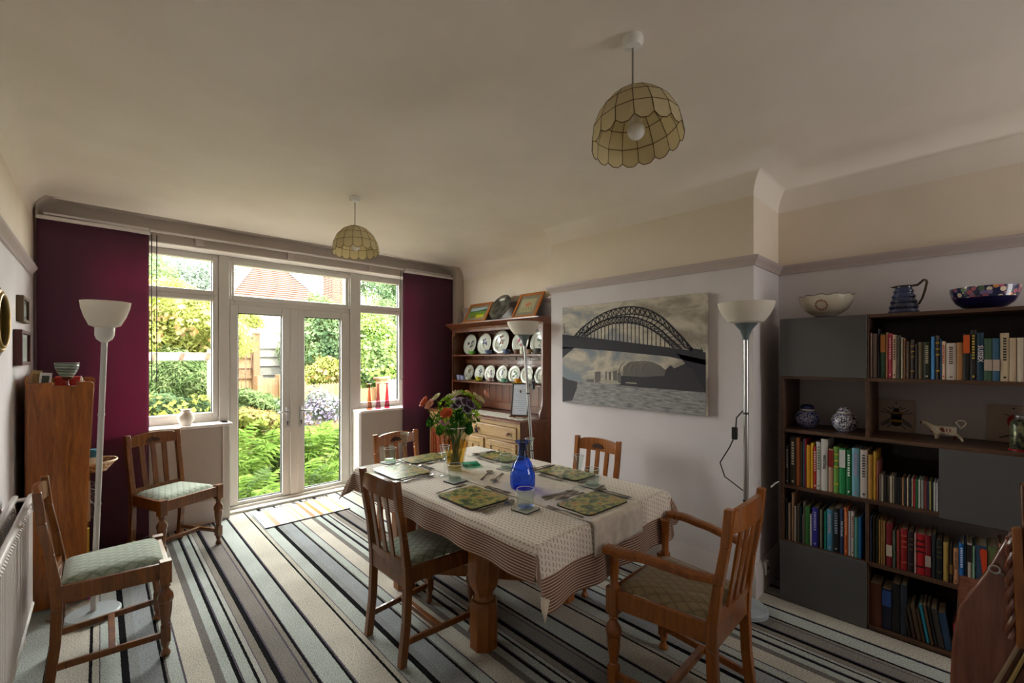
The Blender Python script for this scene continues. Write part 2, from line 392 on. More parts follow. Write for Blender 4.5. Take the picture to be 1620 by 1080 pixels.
def door(name, x0, x1, g0, g1, hx, sgn):
    root = thing(name, '', ''); del root['label']; del root['category']; struct(root)
    f = MB(); f.box(x0, g0-.006, 4.765, 4.83, .045, 1.94); f.box(g1+.006, x1, 4.765, 4.83, .045, 1.94)
    f.box(g0-.006, g1+.006, 4.765, 4.83, .045, .085-.006); f.box(g0-.006, g1+.006, 4.765, 4.83, 1.866, 1.94)
    f.build('leaf', m_white, root, bev=.007); glazed(root, g0, g1, .085, 1.86)
    zh = .87; h = MB(); h.box(hx-.015, hx+.015, 4.752, 4.766, zh-.14, zh+.07)
    p = h.build('handle_plate', m_silver, root, bev=.006)
    l = MB().tube([(hx, 4.765, zh+.03), (hx, 4.72, zh+.03), (hx+sgn*.02, 4.708, zh+.03), (hx+sgn*.105, 4.706, zh+.022)], [.009, .009, .009, .007], 10)
    l.build('lever_handle', m_silver, root); MB().lathe([(.008, 0), (.008, .005)], 12, (hx, 4.752, zh-.08), M=Matrix.Rotation(R(90), 3, 'X')).box(hx-.004, hx+.004, 4.747, 4.752, zh-.11, zh-.08).build('keyhole', m_gasket, root, smooth=False)
    return root
door('door_1', .877, 1.405, .954, 1.324, 1.375, -1)
d2 = door('door_2', 1.475, 2.018, 1.548, 1.919, 1.505, 1)
MB().box(1.40, 1.48, 4.752, 4.83, .045, 1.94).build('meeting_stile', m_white, d2, bev=.01)
# window boards
for nm, x0, x1, a in (('trim_5', -.0, .862, 0), ('trim_6', 2.045, 2.72, 0)):
    struct(MB().box(x0, x1, 4.545, 4.775, .835, .86).build(nm, m_sill, bev=.006))
struct(MB().box(.79, .80, 4.57, 4.585, .19, .835).box(2.055, 2.068, 4.57, 4.585, .19, .835).build('trim_7', m_sill, smooth=False))
# ---------------------------------------------------------------- garden beyond the glass
ZG = -.18
m_lawn = mottled('garden_soil', '#4a463a', '#6a6454', .95, 3, bmp=.5)
go = MB().box(-30, 40, 4.9, 60, ZG-.5, ZG).build('ground_garden', m_lawn, smooth=False); struct(go)
def fencemat(name, a, b):
    m = mat(name, b, .85); v = coord(m, 'Object', (2, 60, 60)); oi = N(m, 'ShaderNodeObjectInfo'); f = mathn(m, 'ADD', mathn(m, 'MULTIPLY', noise(m, v, 2, 3), .6), mathn(m, 'MULTIPLY', oi.outputs['Random'], .4))
    setcol(m, ramp(m, f, [(.3, a), (.7, b)])); return m
m_fence = fencemat('fence_board', '#4f3820', '#6e5233')
m_fence2 = fencemat('weathered_board', '#3c3c37', '#56564f')
m_whitewood = mat('weathered_white_wood', '#76746e', .7)
def leafmat(name, a, b, t):
    m = bpy.data.materials.new(name); m.use_nodes = True; MATS[name] = m; tr = m.node_tree; tr.nodes.clear()
    o = tr.nodes.new('ShaderNodeOutputMaterial'); mx = tr.nodes.new('ShaderNodeMixShader'); d = tr.nodes.new('ShaderNodeBsdfDiffuse'); q = tr.nodes.new('ShaderNodeBsdfTranslucent')
    tc = tr.nodes.new('ShaderNodeTexCoord'); nz = tr.nodes.new('ShaderNodeTexNoise'); nz.inputs['Scale'].default_value = 4; tr.links.new(tc.outputs['Object'], nz.inputs['Vector'])
    cr = tr.nodes.new('ShaderNodeValToRGB'); cr.color_ramp.elements[0].position = .38; cr.color_ramp.elements[0].color = lin(a); cr.color_ramp.elements[1].position = .62; cr.color_ramp.elements[1].color = lin(b)
    tr.links.new(nz.outputs[0], cr.inputs[0]); tr.links.new(cr.outputs[0], d.inputs[0]); tr.links.new(cr.outputs[0], q.inputs[0]); mx.inputs[0].default_value = t
    tr.links.new(d.outputs[0], mx.inputs[1]); tr.links.new(q.outputs[0], mx.inputs[2]); tr.links.new(mx.outputs[0], o.inputs[0]); return m
lf_yel = leafmat('leaf_yellow_green', '#646a30', '#8c9250', .35); lf_grn = leafmat('leaf_green', '#495c37', '#64734c', .3)
lf_dk = leafmat('leaf_dark', '#2f402b', '#4f6043', .25); lf_fern = leafmat('leaf_fern', '#5f7a36', '#93a85a', .4)
lf_or = leafmat('leaf_orange', '#7c6439', '#887856', .35); lf_blu = leafmat('leaf_grey_green', '#566458', '#6b7567', .3)
m_bark = mottled('bark', '#3a2c20', '#5e4a38', .9, 12)
def leafcloud(c, rad, cnt, size, rng, shape='ball', asp=.5):
    b = MB(); vs = []; fs = []
    for i in range(cnt):
        while 1:
            p = Vector((rng.uniform(-1, 1), rng.uniform(-1, 1), rng.uniform(-1, 1)))
            if p.length < 1 and (p.length > .45 or rng.random() < .35): break
        q = p.normalized() if p.length > .1 else Vector((0, 0, 1))
        wob_ = 1 + .18*math.sin(5*p.x+3*p.z) + .12*math.sin(9*p.y)
        P = Vector((c[0]+p.x*rad[0]*wob_, c[1]+p.y*rad[1]*wob_, c[2]+p.z*rad[2]*wob_))
        nrm = (q + Vector((rng.gauss(0, .5), rng.gauss(0, .5), rng.gauss(.4, .5)))).normalized()
        a = nrm.cross(Vector((rng.gauss(0, 1), rng.gauss(0, 1), rng.gauss(0, .6)))).normalized(); d = nrm.cross(a)
        s = size * rng.uniform(.6, 1.3)
        k = len(vs); vs += [P - a*s*.5, P + d*s*asp*.5 + nrm*s*.08, P + a*s*.5, P - d*s*asp*.5 + nrm*s*.08]; fs.append((k, k+1, k+2, k+3))
    return b.add(vs, fs)
def shrub(name, label, c, rad, cnt, size, m, seed, cat='shrub', group=None, blooms=None, asp=.5):
    rng = random.Random(seed); t = thing(name, label, cat, (c[0], c[1], ZG), 0, group)
    leafcloud((0, 0, c[2]-ZG), rad, cnt, size, rng, asp=asp).build('foliage', m, t, smooth=False)
    st = MB(); zt = c[2]-ZG
    for k in range(4):
        a = k*1.7+seed; st.tube([(.05*math.cos(a), .05*math.sin(a), -.02), (.2*rad[0]*math.cos(a), .2*rad[1]*math.sin(a), zt*.6), (.55*rad[0]*math.cos(a), .55*rad[1]*math.sin(a), zt)], [.006, .005, .002], 6)
    st.build('stem', m_bark, t)
    if blooms:
        bm, nb, bs = blooms
        leafcloud((0, -rad[1]*.25, c[2]-ZG), (rad[0]*.95, rad[1], rad[2]*.95), nb, bs, rng, asp=.9).build('blossom', bm, t, smooth=False)
    return t
def D(px, Yd):  # X of a view direction at distance Yd (design-time sight lines of the garden plan)
    a = (px-810)/688.; return (a*.7262+.6875)/(.7262-a*.6875)*Yd
def Zt(px, py, Yd):
    a = (px-810)/688.; return 1.45 + (564-py)/688. * Yd/(.7262-a*.6875)
# lapped board fence across the left of the garden
def fence(name, label, x0, x1, y0, y1, z0, z1, nb, mt, posts, lap=.02):
    t = thing(name, label, 'fence'); A, B = Vector((x0, y0, 0)), Vector((x1, y1, 0)); L = (B-A).length; d = (B-A)/L; nn = Vector((-d.y, d.x, 0))
    hh = (z1-z0)/nb
    me = MB().hexa([(0, 0, 0), (L, 0, 0), (L, .015, 0), (0, .015, 0)], [(0, .04, hh+lap), (L, .04, hh+lap), (L, .05, hh+lap), (0, .05, hh+lap)]).mesh('board', mt, False)
    rz = math.atan2(d.y, d.x)
    for k in range(nb):
        o = share(me, 'board', t, (A.x, A.y, z0 + k*hh), (0, 0, rz)); o.rotation_euler = (R(random.uniform(-.6, .6)), 0, rz + R(random.uniform(-.15, .15)))
    pm = MB().box(-.05, .05, -.06, .05, ZG-.02, z1+.06).box(-.06, .06, -.07, .06, z1+.06, z1+.085).mesh('post', mt, False)
    for k in range(posts): p = A + d*L*k/(posts-1); share(pm, 'post', t, (p.x, p.y, 0), (0, 0, rz))
    return t
Yf = 8.6
fence('board_fence', 'tan lapped board fence behind the yellow shrub, left of the french doors', D(150, Yf), D(407, Yf), Yf, Yf+.1, ZG, Zt(380, 533, Yf), 11, m_fence, 4)
# trellis-topped pale panel seen through the left door pane
Y2 = 9.6; xa, xb = D(402, Y2), D(452, Y2)
fence('weathered_panel', 'pale weathered board panel with trellis, seen through left door pane', xa, xb, Y2, Y2, ZG, Zt(425, 550, Y2), 10, m_fence2, 2)
tr = thing('trellis', 'pale square trellis topping the weathered garden panel', 'trellis'); zb, zt = Zt(425, 550, Y2), Zt(425, 495, Y2)
mb = MB().box(0, xb-xa, -.01, .01, -.012, .012).mesh('lath', m_whitewood, False)
for k in range(5): share(mb, 'lath', tr, (xa, Y2, zb + (zt-zb)*k/4))
mv = MB().box(-.012, .012, -.02, 0, 0, zt-zb).mesh('upright', m_whitewood, False)
for k in range(6): share(mv, 'upright', tr, (xa + (xb-xa)*k/5, Y2, zb))
# picket fences
def pickets(name, label, px0, px1, Ya, Yb, top0, npk, mt=m_fence):
    x0, x1 = D(px0, Ya), D(px1, Yb); t = thing(name, label, 'fence'); A, B = Vector((x0, Ya, 0)), Vector((x1, Yb, 0)); L = (B-A).length; d = (B-A)/L; rz = math.atan2(d.y, d.x)
    z1 = Zt((px0+px1)/2, top0, (Ya+Yb)/2)
    pk = MB().prism([(-.03, ZG), (.03, ZG), (.03, z1-.04), (0, z1), (-.03, z1-.04)], lambda a, b, h: (a, h, b), 0, .018).mesh('picket', mt, False)
    for k in range(npk): p = A + d*L*(k+.5)/npk; share(pk, 'picket', t, (p.x, p.y, 0), (0, 0, rz))
    for z in (z1-.2, z1-.62): MB().box(0, L, .018, .05, z-.03, z+.03).build('rail', mt, t, (A.x, A.y, 0), rz, smooth=False)
    for p in (A, B): MB().box(-.05, .05, -.04, .06, ZG, z1+.05).build('post', mt, t, (p.x, p.y, 0), rz, smooth=False)
    return t
pickets('picket_fence', 'short tan picket fence seen through the left door pane', 409, 443, 8.2, 8.4, 598, 12)
pickets('picket_fence', 'tan picket fence behind the lavender, through the right door pane', 478, 545, 8.0, 8.3, 606, 15)
pickets('picket_fence', 'tan picket fence below the hedge, seen through the right window', 560, 602, 8.2, 8.3, 613, 12)
pickets('picket_fence', 'cream picket gate beside the tall post, seen through right window', 612, 650, 8.3, 8.5, 598, 10, m_whitewood)
gp = thing('gate_post', 'tall square tan gate post with a flat cap, right window', 'post', (D(604, 8.2), 8.2, 0))
MB().box(-.09, .09, -.09, .09, ZG, Zt(604, 600, 8.2)).build('shaft', m_fence, gp, bev=.01)
MB().box(-.13, .13, -.13, .13, Zt(604, 600, 8.2), Zt(604, 597, 8.2)+.01).build('cap', m_fence, gp, bev=.01)
# weathered white bench frame outside the left window
bx0, bx1, by = D(236, 6.2), D(330, 6.2), 6.2
gb = thing('garden_pergola', 'weathered white beam and post frame outside the left window', 'frame', (0, 0, 0))
zb = Zt(290, 564, by); MB().box(bx0-.8, bx1+.02, by-.03, by+.03, zb-.045, zb+.045).build('beam', m_whitewood, gb, bev=.004)
MB().box(bx1-.01, bx1+.07, by-.04, by+.04, ZG, Zt(330, 552, by)).build('post', m_whitewood, gb, bev=.004)
for px in (243, 287, 328):
    x = D(px, by); MB().prism([(-.028, -.04), (.012, -.04), (.03, .04), (-.01, .04)], lambda a, b, h: (x+a, h, zb+b), by-.045, by-.031).build('bracket', m_bark, gb, smooth=False)
# shrubs and trees, left to right
def at(px, py, Yd): return (D(px, Yd), Yd, Zt(px, py, Yd))
shrub('yellow_shrub', 'yellow-green leafy shrub filling the top of the left window', at(280, 512, 7.4), (.95, .7, .52), 19800, 0.056, lf_yel, 1, blooms=(lf_or, 500, .08))
shrub('yellow_shrub', 'yellow-green shrub standing over the board fence, left edge of left window', at(180, 520, 7.6), (1.0, .7, .7), 8800, 0.059, lf_yel, 2)
shrub('feathery_shrub', 'green feathery-leaved shrub below the white beam, left window', at(287, 603, 6.9), (.52, .4, .38), 9240, 0.066, lf_grn, 3, asp=.28)
shrub('variegated_shrub', 'low dark shrub with yellow leaf tips at left window foot', at(262, 652, 6.1), (.55, .3, .2), 3300, 0.056, lf_dk, 4, blooms=(lf_yel, 500, .06))
shrub('variegated_shrub', 'low yellow-tipped shrub behind the alabaster vase, left window', at(322, 652, 6.3), (.28, .3, .2), 1540, 0.053, lf_yel, 5)
shrub('climbing_shrub', 'yellow-leaved climber over the fence, top of left door pane', at(388, 506, 8.4), (.30, .2, .16), 1540, 0.053, lf_yel, 6)
shrub('leafy_shrub', 'mid green leafy shrub below the board fence, left door pane', at(396, 640, 7.0), (.42, .3, .20), 9240, 0.050, lf_grn, 7)
shrub('orange_shrub', 'orange and yellow flowering shrub in the left door pane', at(395, 664, 6.6), (.42, .3, .15), 4400, 0.040, lf_or, 8, blooms=(lf_yel, 900, .06))
shrub('grey_shrub', 'grey-green shrub by the picket fence, left door pane', at(435, 655, 7.0), (.28, .3, .22), 3520, 0.040, lf_blu, 9)
shrub('hedge_shrub', 'tall dense green bush filling the right door pane', at(512, 548, 9.4), (.7, .6, .95), 33000, 0.056, lf_grn, 10, blooms=(lf_dk, 3500, .08))
shrub('flowering_shrub', 'yellow flowering bush behind the pickets, right door pane', at(518, 588, 8.9), (.55, .3, .30), 5720, 0.053, lf_yel, 11, blooms=(lf_or, 260, .09))
m_lav = mat('lavender_flower', '#625a6e', .8)
shrub('lavender', 'lavender bush with pale purple flowers, right door pane', at(507, 645, 7.2), (.42, .3, .30), 4840, 0.046, lf_blu, 12, 'shrub', blooms=(m_lav, 900, .05), asp=.25)
shrub('hedge_shrub', 'bright green tall bush seen through the right window', at(590, 555, 9.3), (.75, .5, 1.0), 19800, 0.059, lf_fern, 13, blooms=(lf_grn, 2500, .08))
shrub('hedge_shrub', 'golden-topped bush at the right of the right window', at(628, 565, 9.8), (.6, .5, .7), 13200, 0.053, lf_yel, 14, blooms=(lf_blu, 2200, .07))
shrub('hedge_shrub', 'dark low bush above the picket gate, right window', at(620, 590, 9.0), (.7, .4, .3), 6600, 0.053, lf_dk, 15, blooms=(lf_fern, 1300, .08))
def tree(name, label, c, rad, cnt, size, m, seed, h=1):
    rng = random.Random(seed); t = thing(name, label, 'tree', (c[0], c[1], ZG)); zt = c[2]-ZG
    b = MB(); st = MB(); st.tube([(0, 0, -.05), (.1, 0, zt*.5), (0, .1, zt)], [.18, .13, .05], 8)
    for k in range(9):
        a = k*2.4; rr = .55; q = (rad[0]*rr*math.cos(a), rad[1]*rr*math.sin(a), zt + rad[2]*(.6*math.sin(k*1.9)))
        lc = leafcloud(q, (rad[0]*.55, rad[1]*.55, rad[2]*.5), cnt//9, size, rng); b.add(lc.v, lc.f); st.tube([(0, 0, zt*.55), q], [.05, .015], 5)
    b.build('crown', m, t, smooth=False); st.build('trunk', m_bark, t); return t
tree('distant_tree', 'big pale green tree in the top pane of the left window', at(265, 440, 27), (4.0, 2.5, 2.0), 19800, 0.158, lf_blu, 20)
tree('distant_tree', 'grey-green round tree in the top pane, left window', at(315, 462, 34), (2.3, 2.5, 1.6), 7700, 0.158, lf_grn, 21)
tree('distant_tree', 'dark green tree beyond the fence, far left of the left window', at(170, 460, 22), (2.2, 2, 2.3), 13200, 0.172, lf_grn, 22)
tree('conifer_tree', 'tall dark grey-green conifer in the right window, top pane', at(612, 470, 19), (.8, .8, 2.6), 11000, 0.145, lf_dk, 23)
tree('conifer_tree', 'second, greyer conifer at the top right of the right window', at(628, 476, 21), (.8, .8, 2.4), 9240, 0.145, lf_blu, 24)
tree('distant_tree', 'loose-leaved tree at the upper left of the right window', at(592, 478, 15), (.8, .6, 1.1), 3300, 0.106, lf_dk, 25)
tree('distant_tree', 'tall green tree beyond the hedge, right of the right window', at(655, 520, 26), (1.8, 1, 2.2), 13200, 0.145, lf_fern, 26)
shrub('hedge_shrub', 'long clipped hedge behind the right garden pickets', at(600, 530, 12.5), (2.2, .6, 1.1), 19800, 0.079, lf_grn, 27, 'hedge')
# ferns massed below the doors
def frond_mesh(seed):
    rng = random.Random(seed); b = MB(); n_ = 13; pts = []
    for k in range(n_+1):
        t = k/n_; pts.append(Vector((t*.55, 0, .55*math.sin(t*2.1)*.75)))
    vs = []; fs = []
    for k in range(1, n_):
        t = k/n_; p = pts[k]; ln = .15*math.sin(math.pi*min(1, t*.9+.1))**.8 + .01
        for s in (-1, 1):
            a = p; tip = p + Vector((.05, s*ln, -.25*ln)); wd = Vector((.02, 0, 0)); q = len(vs)
            vs += [a - wd*.5, a + wd*.8, (a+tip)/2 + wd*.7 + Vector((0, 0, .01)), tip, (a+tip)/2 - wd*.5]; fs.append((q, q+1, q+2, q+3, q+4))
    b.add(vs, fs); b.tube(pts, [.005]*(n_) + [.002], 4); return b
fronds = [frond_mesh(s).mesh('frond', lf_fern, False) for s in (1, 2)]
frond_b = frond_mesh(3).mesh('frond', lf_grn, False)
def fern(label, x, y, z, sc, seed, nf=13, dark=False):
    rng = random.Random(seed); t = thing('fern', label, 'fern', (x, y, z))
    for k in range(nf):
        o = share(frond_b if dark and k % 2 else fronds[k % 2], 'frond', t, (0, 0, 0), (R(rng.uniform(-12, 12)), R(rng.uniform(-45, 5)), k*2.4 + rng.uniform(-.3, .3)), (sc*rng.uniform(.8, 1.2),)*3)
    MB().lathe([(.03*sc, -.5), (.05*sc, -.2), (.03*sc, .02)], 8).build('crown', m_bark, t)
    return t
k = 0
for i, (px, Yd, py, sc, lab) in enumerate([
    (390, 5.5, 770, .75, 'fern low at the left side of the left door pane'), (425, 5.45, 765, .8, 'fern low against the right side of the left door pane'),
    (405, 5.9, 735, .95, 'broad fern in the middle of the left door pane'), (440, 6.1, 715, .9, 'fern behind the left door handle'),
    (382, 6.2, 700, .85, 'fern under the orange flowering shrub, left door pane'), (420, 6.4, 695, .8, 'fern behind the others in the left door pane, highest one'),
    (492, 5.5, 752, .8, 'fern low at the left side of the right door pane'), (528, 5.5, 745, .75, 'arching fern low at the right side of right door pane'),
    (508, 5.9, 720, .95, 'broad bright fern in the middle of the right door pane'), (535, 6.1, 702, .9, 'bright fern at the right edge of the right door pane'),
    (488, 6.2, 700, .9, 'bright fern below the lavender, right door pane'), (512, 6.5, 682, .8, 'small fern right under the lavender flowers'),
    (548, 6.0, 690, .9, 'fern behind the right door post'), (460, 6.2, 720, .9, 'fern behind the meeting stiles of the doors'), (365, 5.9, 735, .9, 'fern behind the left door post')]):
    x, y, z = at(px, py, Yd); fern(lab, x, y, min(z-.38, .25), sc*1.0, 50+i, 15, i % 3 == 0)
shrub('undergrowth', 'tangle of low green undergrowth among the ferns', at(385, 770, 6.6), (.75, .6, .30), 15400, 0.040, lf_fern, 31, 'undergrowth')['kind'] = 'stuff'
shrub('undergrowth', 'low bright undergrowth behind the right door ferns', at(525, 755, 6.8), (.85, .6, .30), 15400, 0.040, lf_fern, 32, 'undergrowth')['kind'] = 'stuff'
# neighbour's house: tiled hipped roof, chimney stack, wall
hs = thing('neighbour_house', 'neighbouring house with hipped orange tile roof and brick chimney', 'house')
Yh = 17.0; z0 = Zt(430, 545, Yh); ze = Zt(400, 500, Yh)
ax, bx = D(345, Yh), D(535, Yh); ze = Zt(440, 492, Yh); rx0, rx1 = D(405, Yh+2), D(458, Yh+2); zr = Zt(430, 418, Yh+2)
m_tile = mottled('roof_tile_orange', '#483125', '#5e4335', .8, 30); m_tileg = mat('ridge_tile', '#414952', .7); m_brick = mat('red_brick', '#563025', .85); m_mort = mat('mortar_pale', '#766e63', .9)
m_wallh = mat('house_render', '#786e62', .9)
MB().box(ax+.3, bx-.3, Yh+.2, Yh+6, ZG, ze).build('wall', m_wallh, hs, smooth=False)
A, B_, C_, D_ = Vector((ax, Yh, ze)), Vector((bx, Yh, ze)), Vector((rx1, Yh+2.6, zr)), Vector((rx0, Yh+2.6, zr))
MB().add([A, B_, C_, D_, (ax, Yh+6, ze), (bx, Yh+6, ze)], [(0, 1, 2, 3), (1, 5, 2), (0, 3, 4), (3, 2, 5, 4)]).build('roof_deck', m_tile, hs, smooth=False)
rows = 22; nrm = (B_-A).cross(D_-A).normalized()
for k in range(rows):
    t0, t1 = k/rows, (k+1.15)/rows; t1 = min(t1, 1)
    l0, l1, q0, q1 = A.lerp(D_, t0), A.lerp(D_, t1), B_.lerp(C_, t0), B_.lerp(C_, t1)
    MB().hexa([l0 + nrm*.03, q0 + nrm*.03, q1 + nrm*.01, l1 + nrm*.01], [l0 + nrm*.07, q0 + nrm*.07, q1 + nrm*.02, l1 + nrm*.02]).build('tile_course', m_tile, hs, smooth=False)
for P1, P2 in ((A, D_), (B_, C_), (D_, C_)): MB().tube([P1 + nrm*.06, P2 + nrm*.06], .13, 8).build('ridge', m_tileg, hs)
cx, cy = D(537, 15.5), 15.5; cw = .42; zc0, zc1 = 2.0, Zt(537, 432, 15.5)
ch = thing('chimney_stack', 'red brick chimney stack beside the orange roof, right of transom', 'chimney', (cx, cy, 0))
MB().box(-cw+.01, cw-.01, -cw+.01, cw-.01, ZG, zc1).build('mortar_core', m_mort, ch, smooth=False)
bh = .085; nr = int((zc1-zc0)/bh); bm_ = MB().box(0, 2*cw/3-.02, 0, .03, 0, bh-.018).mesh('brick', m_brick, False)
for r_ in range(min(nr, 34)):
    for k in range(3):
        z = zc1 - (r_+1)*bh; off = (.5 if r_ % 2 else 0)*2*cw/3*.6
        share(bm_, 'brick', ch, (-cw + k*2*cw/3 + off*.3, -cw-.02, z))
        share(bm_, 'brick', ch, (-cw-.02, cw - k*2*cw/3 - off*.3, z), (0, 0, R(-90)))
dm = thing('dormer_roof', 'blue-grey slate roof between the orange roof and the chimney', 'roof')
x0, x1 = D(490, 19), D(530, 19); za, zb2 = Zt(492, 452, 19), Zt(524, 473, 19)
MB().hexa([(x0, 19, za-.9), (x1+.4, 19, za-.9), (x1+.4, 21, za-.9), (x0, 21, za-.9)], [(x0, 19.8, za), (x1+.4, 19.8, za), (x1+.4, 20.2, za), (x0, 20.2, za)]).build('slope', m_tileg, dm, smooth=False)
MB().box(x0+.1, x1+.3, 19.3, 20.8, ZG, za-.8).build('wall', m_wallh, dm, smooth=False)
# second chimney, seen at the left edge of the right window
# ---------------------------------------------------------------- blinds, track
def blind(name, label, x0, x1, free):
    t = thing(name, label, 'blind')
    W = x1 - x0
    def fn(u, v):
        x = x0 + W*u; e = (u if free == 'R' else 1-u); cu = .045*max(0, (e-.72)/.28)**2 + .008*math.sin(u*9 + v*2)*(1-v)
        return (x, 4.50 + cu, .012 + 2.413*v)
    MB().grid(fn, 28, 20).build('fabric_panel', m_blind, t, ang=180, solid=.0015)
    MB().box(x0-.004, x1+.004, 4.485, 4.515, 2.42, 2.447).build('top_batten', m_sill, t, bev=.004)
    MB().box(x0+.03, x1, 4.52, 4.545, 2.462, 2.478).build('carrier_strip', m_sill, t, bev=.003)
    MB().tube([(x0, 4.5, .012), (x1, 4.5, .012)], .008, 8).build('bottom_weight', m_blind, t)
    return t
blind('panel_blind', 'plum fabric panel blind hanging at the left end of the windows', -.325, .284, 'R')
blind('panel_blind', 'plum fabric panel blind hanging at the right end, beside the dresser', 2.555, 3.225, 'L')
t = thing('blind_track', 'white ceiling-height track carrying the panel blinds across the windows', 'track')
MB().box(.29, 2.56, 4.525, 4.55, 2.456, 2.472).build('rail', m_sill, t, bev=.003)
for x in (.62, 1.35, 2.18):
    MB().box(x-.03, x+.03, 4.545, 4.58, 2.40, 2.47).box(x-.03, x+.03, 4.52, 4.58, 2.47, 2.478).build('bracket', m_trim, t, bev=.002)
for lab, x in (('dark beaded blind cord hanging beside the left plum blind', .315), ('dark beaded blind cord hanging beside the right plum blind', 2.53)):
    c = thing('pull_cord', lab, 'cord'); zl = 1.26 if x < 1 else 1.2
    for dx in (-.016, .016): MB().tube([(x+dx, 4.52, 2.43), (x+dx, 4.523, 1.8), (x+dx, 4.52, zl)], .0035, 6).build('strand', m_gasket, c)
    MB().tube([(x-.016, 4.52, zl), (x, 4.52, zl-.02), (x+.016, 4.52, zl)], .0035, 6).build('loop', m_gasket, c)

# ---------------------------------------------------------------- chairs
def weave(name, a, b):
    m = mat(name, a, .9, sheen=.3); v = coord(m, 'Object')
    sp = N(m, 'ShaderNodeSeparateXYZ'); m.node_tree.links.new(v, sp.inputs[0])
    def band(sx, sy):
        s = mathn(m, 'ADD', mathn(m, 'MULTIPLY', sp.outputs[0], sx), mathn(m, 'MULTIPLY', sp.outputs[1], sy))
        return mathn(m, 'ABSOLUTE', mathn(m, 'SUBTRACT', mathn(m, 'FRACT', s), .5))
    f = mathn(m, 'MINIMUM', band(24, 15), band(-24, 15))
    n_ = noise(m, v, 90, 3)
    f = mathn(m, 'ADD', mathn(m, 'MULTIPLY', f, 1.6), mathn(m, 'MULTIPLY', n_, .5))
    setcol(m, ramp(m, f, [(.2, b), (.55, a)])); bump(m, f, .3, .003); return m
m_seat = weave('sage_seat_fabric', '#8f9a88', '#62705f')
m_seatb = weave('brown_seat_fabric', '#8a7c5c', '#6a5d42')
m_chair = wood('chair_oak', '#48240f', '#84501f', .28, 1.3, 'Z', .35)
m_chairn = wood('armchair_oak', '#6c380e', '#a4601e', .28, 1.3, 'Z', .35)
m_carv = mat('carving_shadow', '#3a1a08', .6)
def front_leg(x, y):
    b = MB(); b.hexa([(x-.023, y-.023, .355), (x+.023, y-.023, .355), (x+.023, y+.023, .355), (x-.023, y+.023, .355)],
                     [(x-.023, y-.023, .463), (x+.023, y-.023, .463), (x+.023, y+.023, .463), (x-.023, y+.023, .463)])
    b.lathe([(.0225, .355), (.019, .345), (.022, .338), (.014, .330), (.019, .318), (.031, .300), (.034, .282), (.031, .268), (.027, .262), (.028, .255), (.026, .22), (.019, .165), (.0165, .155), (.021, .148), (.017, .14)], 8, (x, y, 0), ph=R(22.5))
    b.hexa([(x-.019, y-.019, .07), (x+.019, y-.019, .07), (x+.019, y+.019, .07), (x-.019, y+.019, .07)], [(x-.019, y-.019, .142), (x+.019, y-.019, .142), (x+.019, y+.019, .142), (x-.019, y+.019, .142)])
    b.lathe([(.013, 0), (.02, .006), (.021, .016), (.013, .03), (.011, .04), (.018, .055), (.019, .07)], 16, (x, y, 0)); return b
def rear_post(x, xb):
    b = MB(); P = [(-.235, .875), (-.222, .74), (-.198, .6), (-.18, .46), (-.176, .36), (-.182, .2), (-.205, 0)]
    P = P[::-1]; w = .0165
    for (y0, z0), (y1, z1) in zip(P[:-1], P[1:]):
        f0, f1 = z0/.875, z1/.875; xa, xc = x + (xb-x)*max(0, f0-.5)*2, x + (xb-x)*max(0, f1-.5)*2; d0 = .018 if z0 < .5 else .0145; d1 = .018 if z1 < .5 else .0145
        b.hexa([(xa-w, y0-d0, z0), (xa+w, y0-d0, z0), (xa+w, y0+d0, z0), (xa-w, y0+d0, z0)], [(xc-w, y1-d1, z1), (xc+w, y1-d1, z1), (xc+w, y1+d1, z1), (xc-w, y1+d1, z1)])
    return b
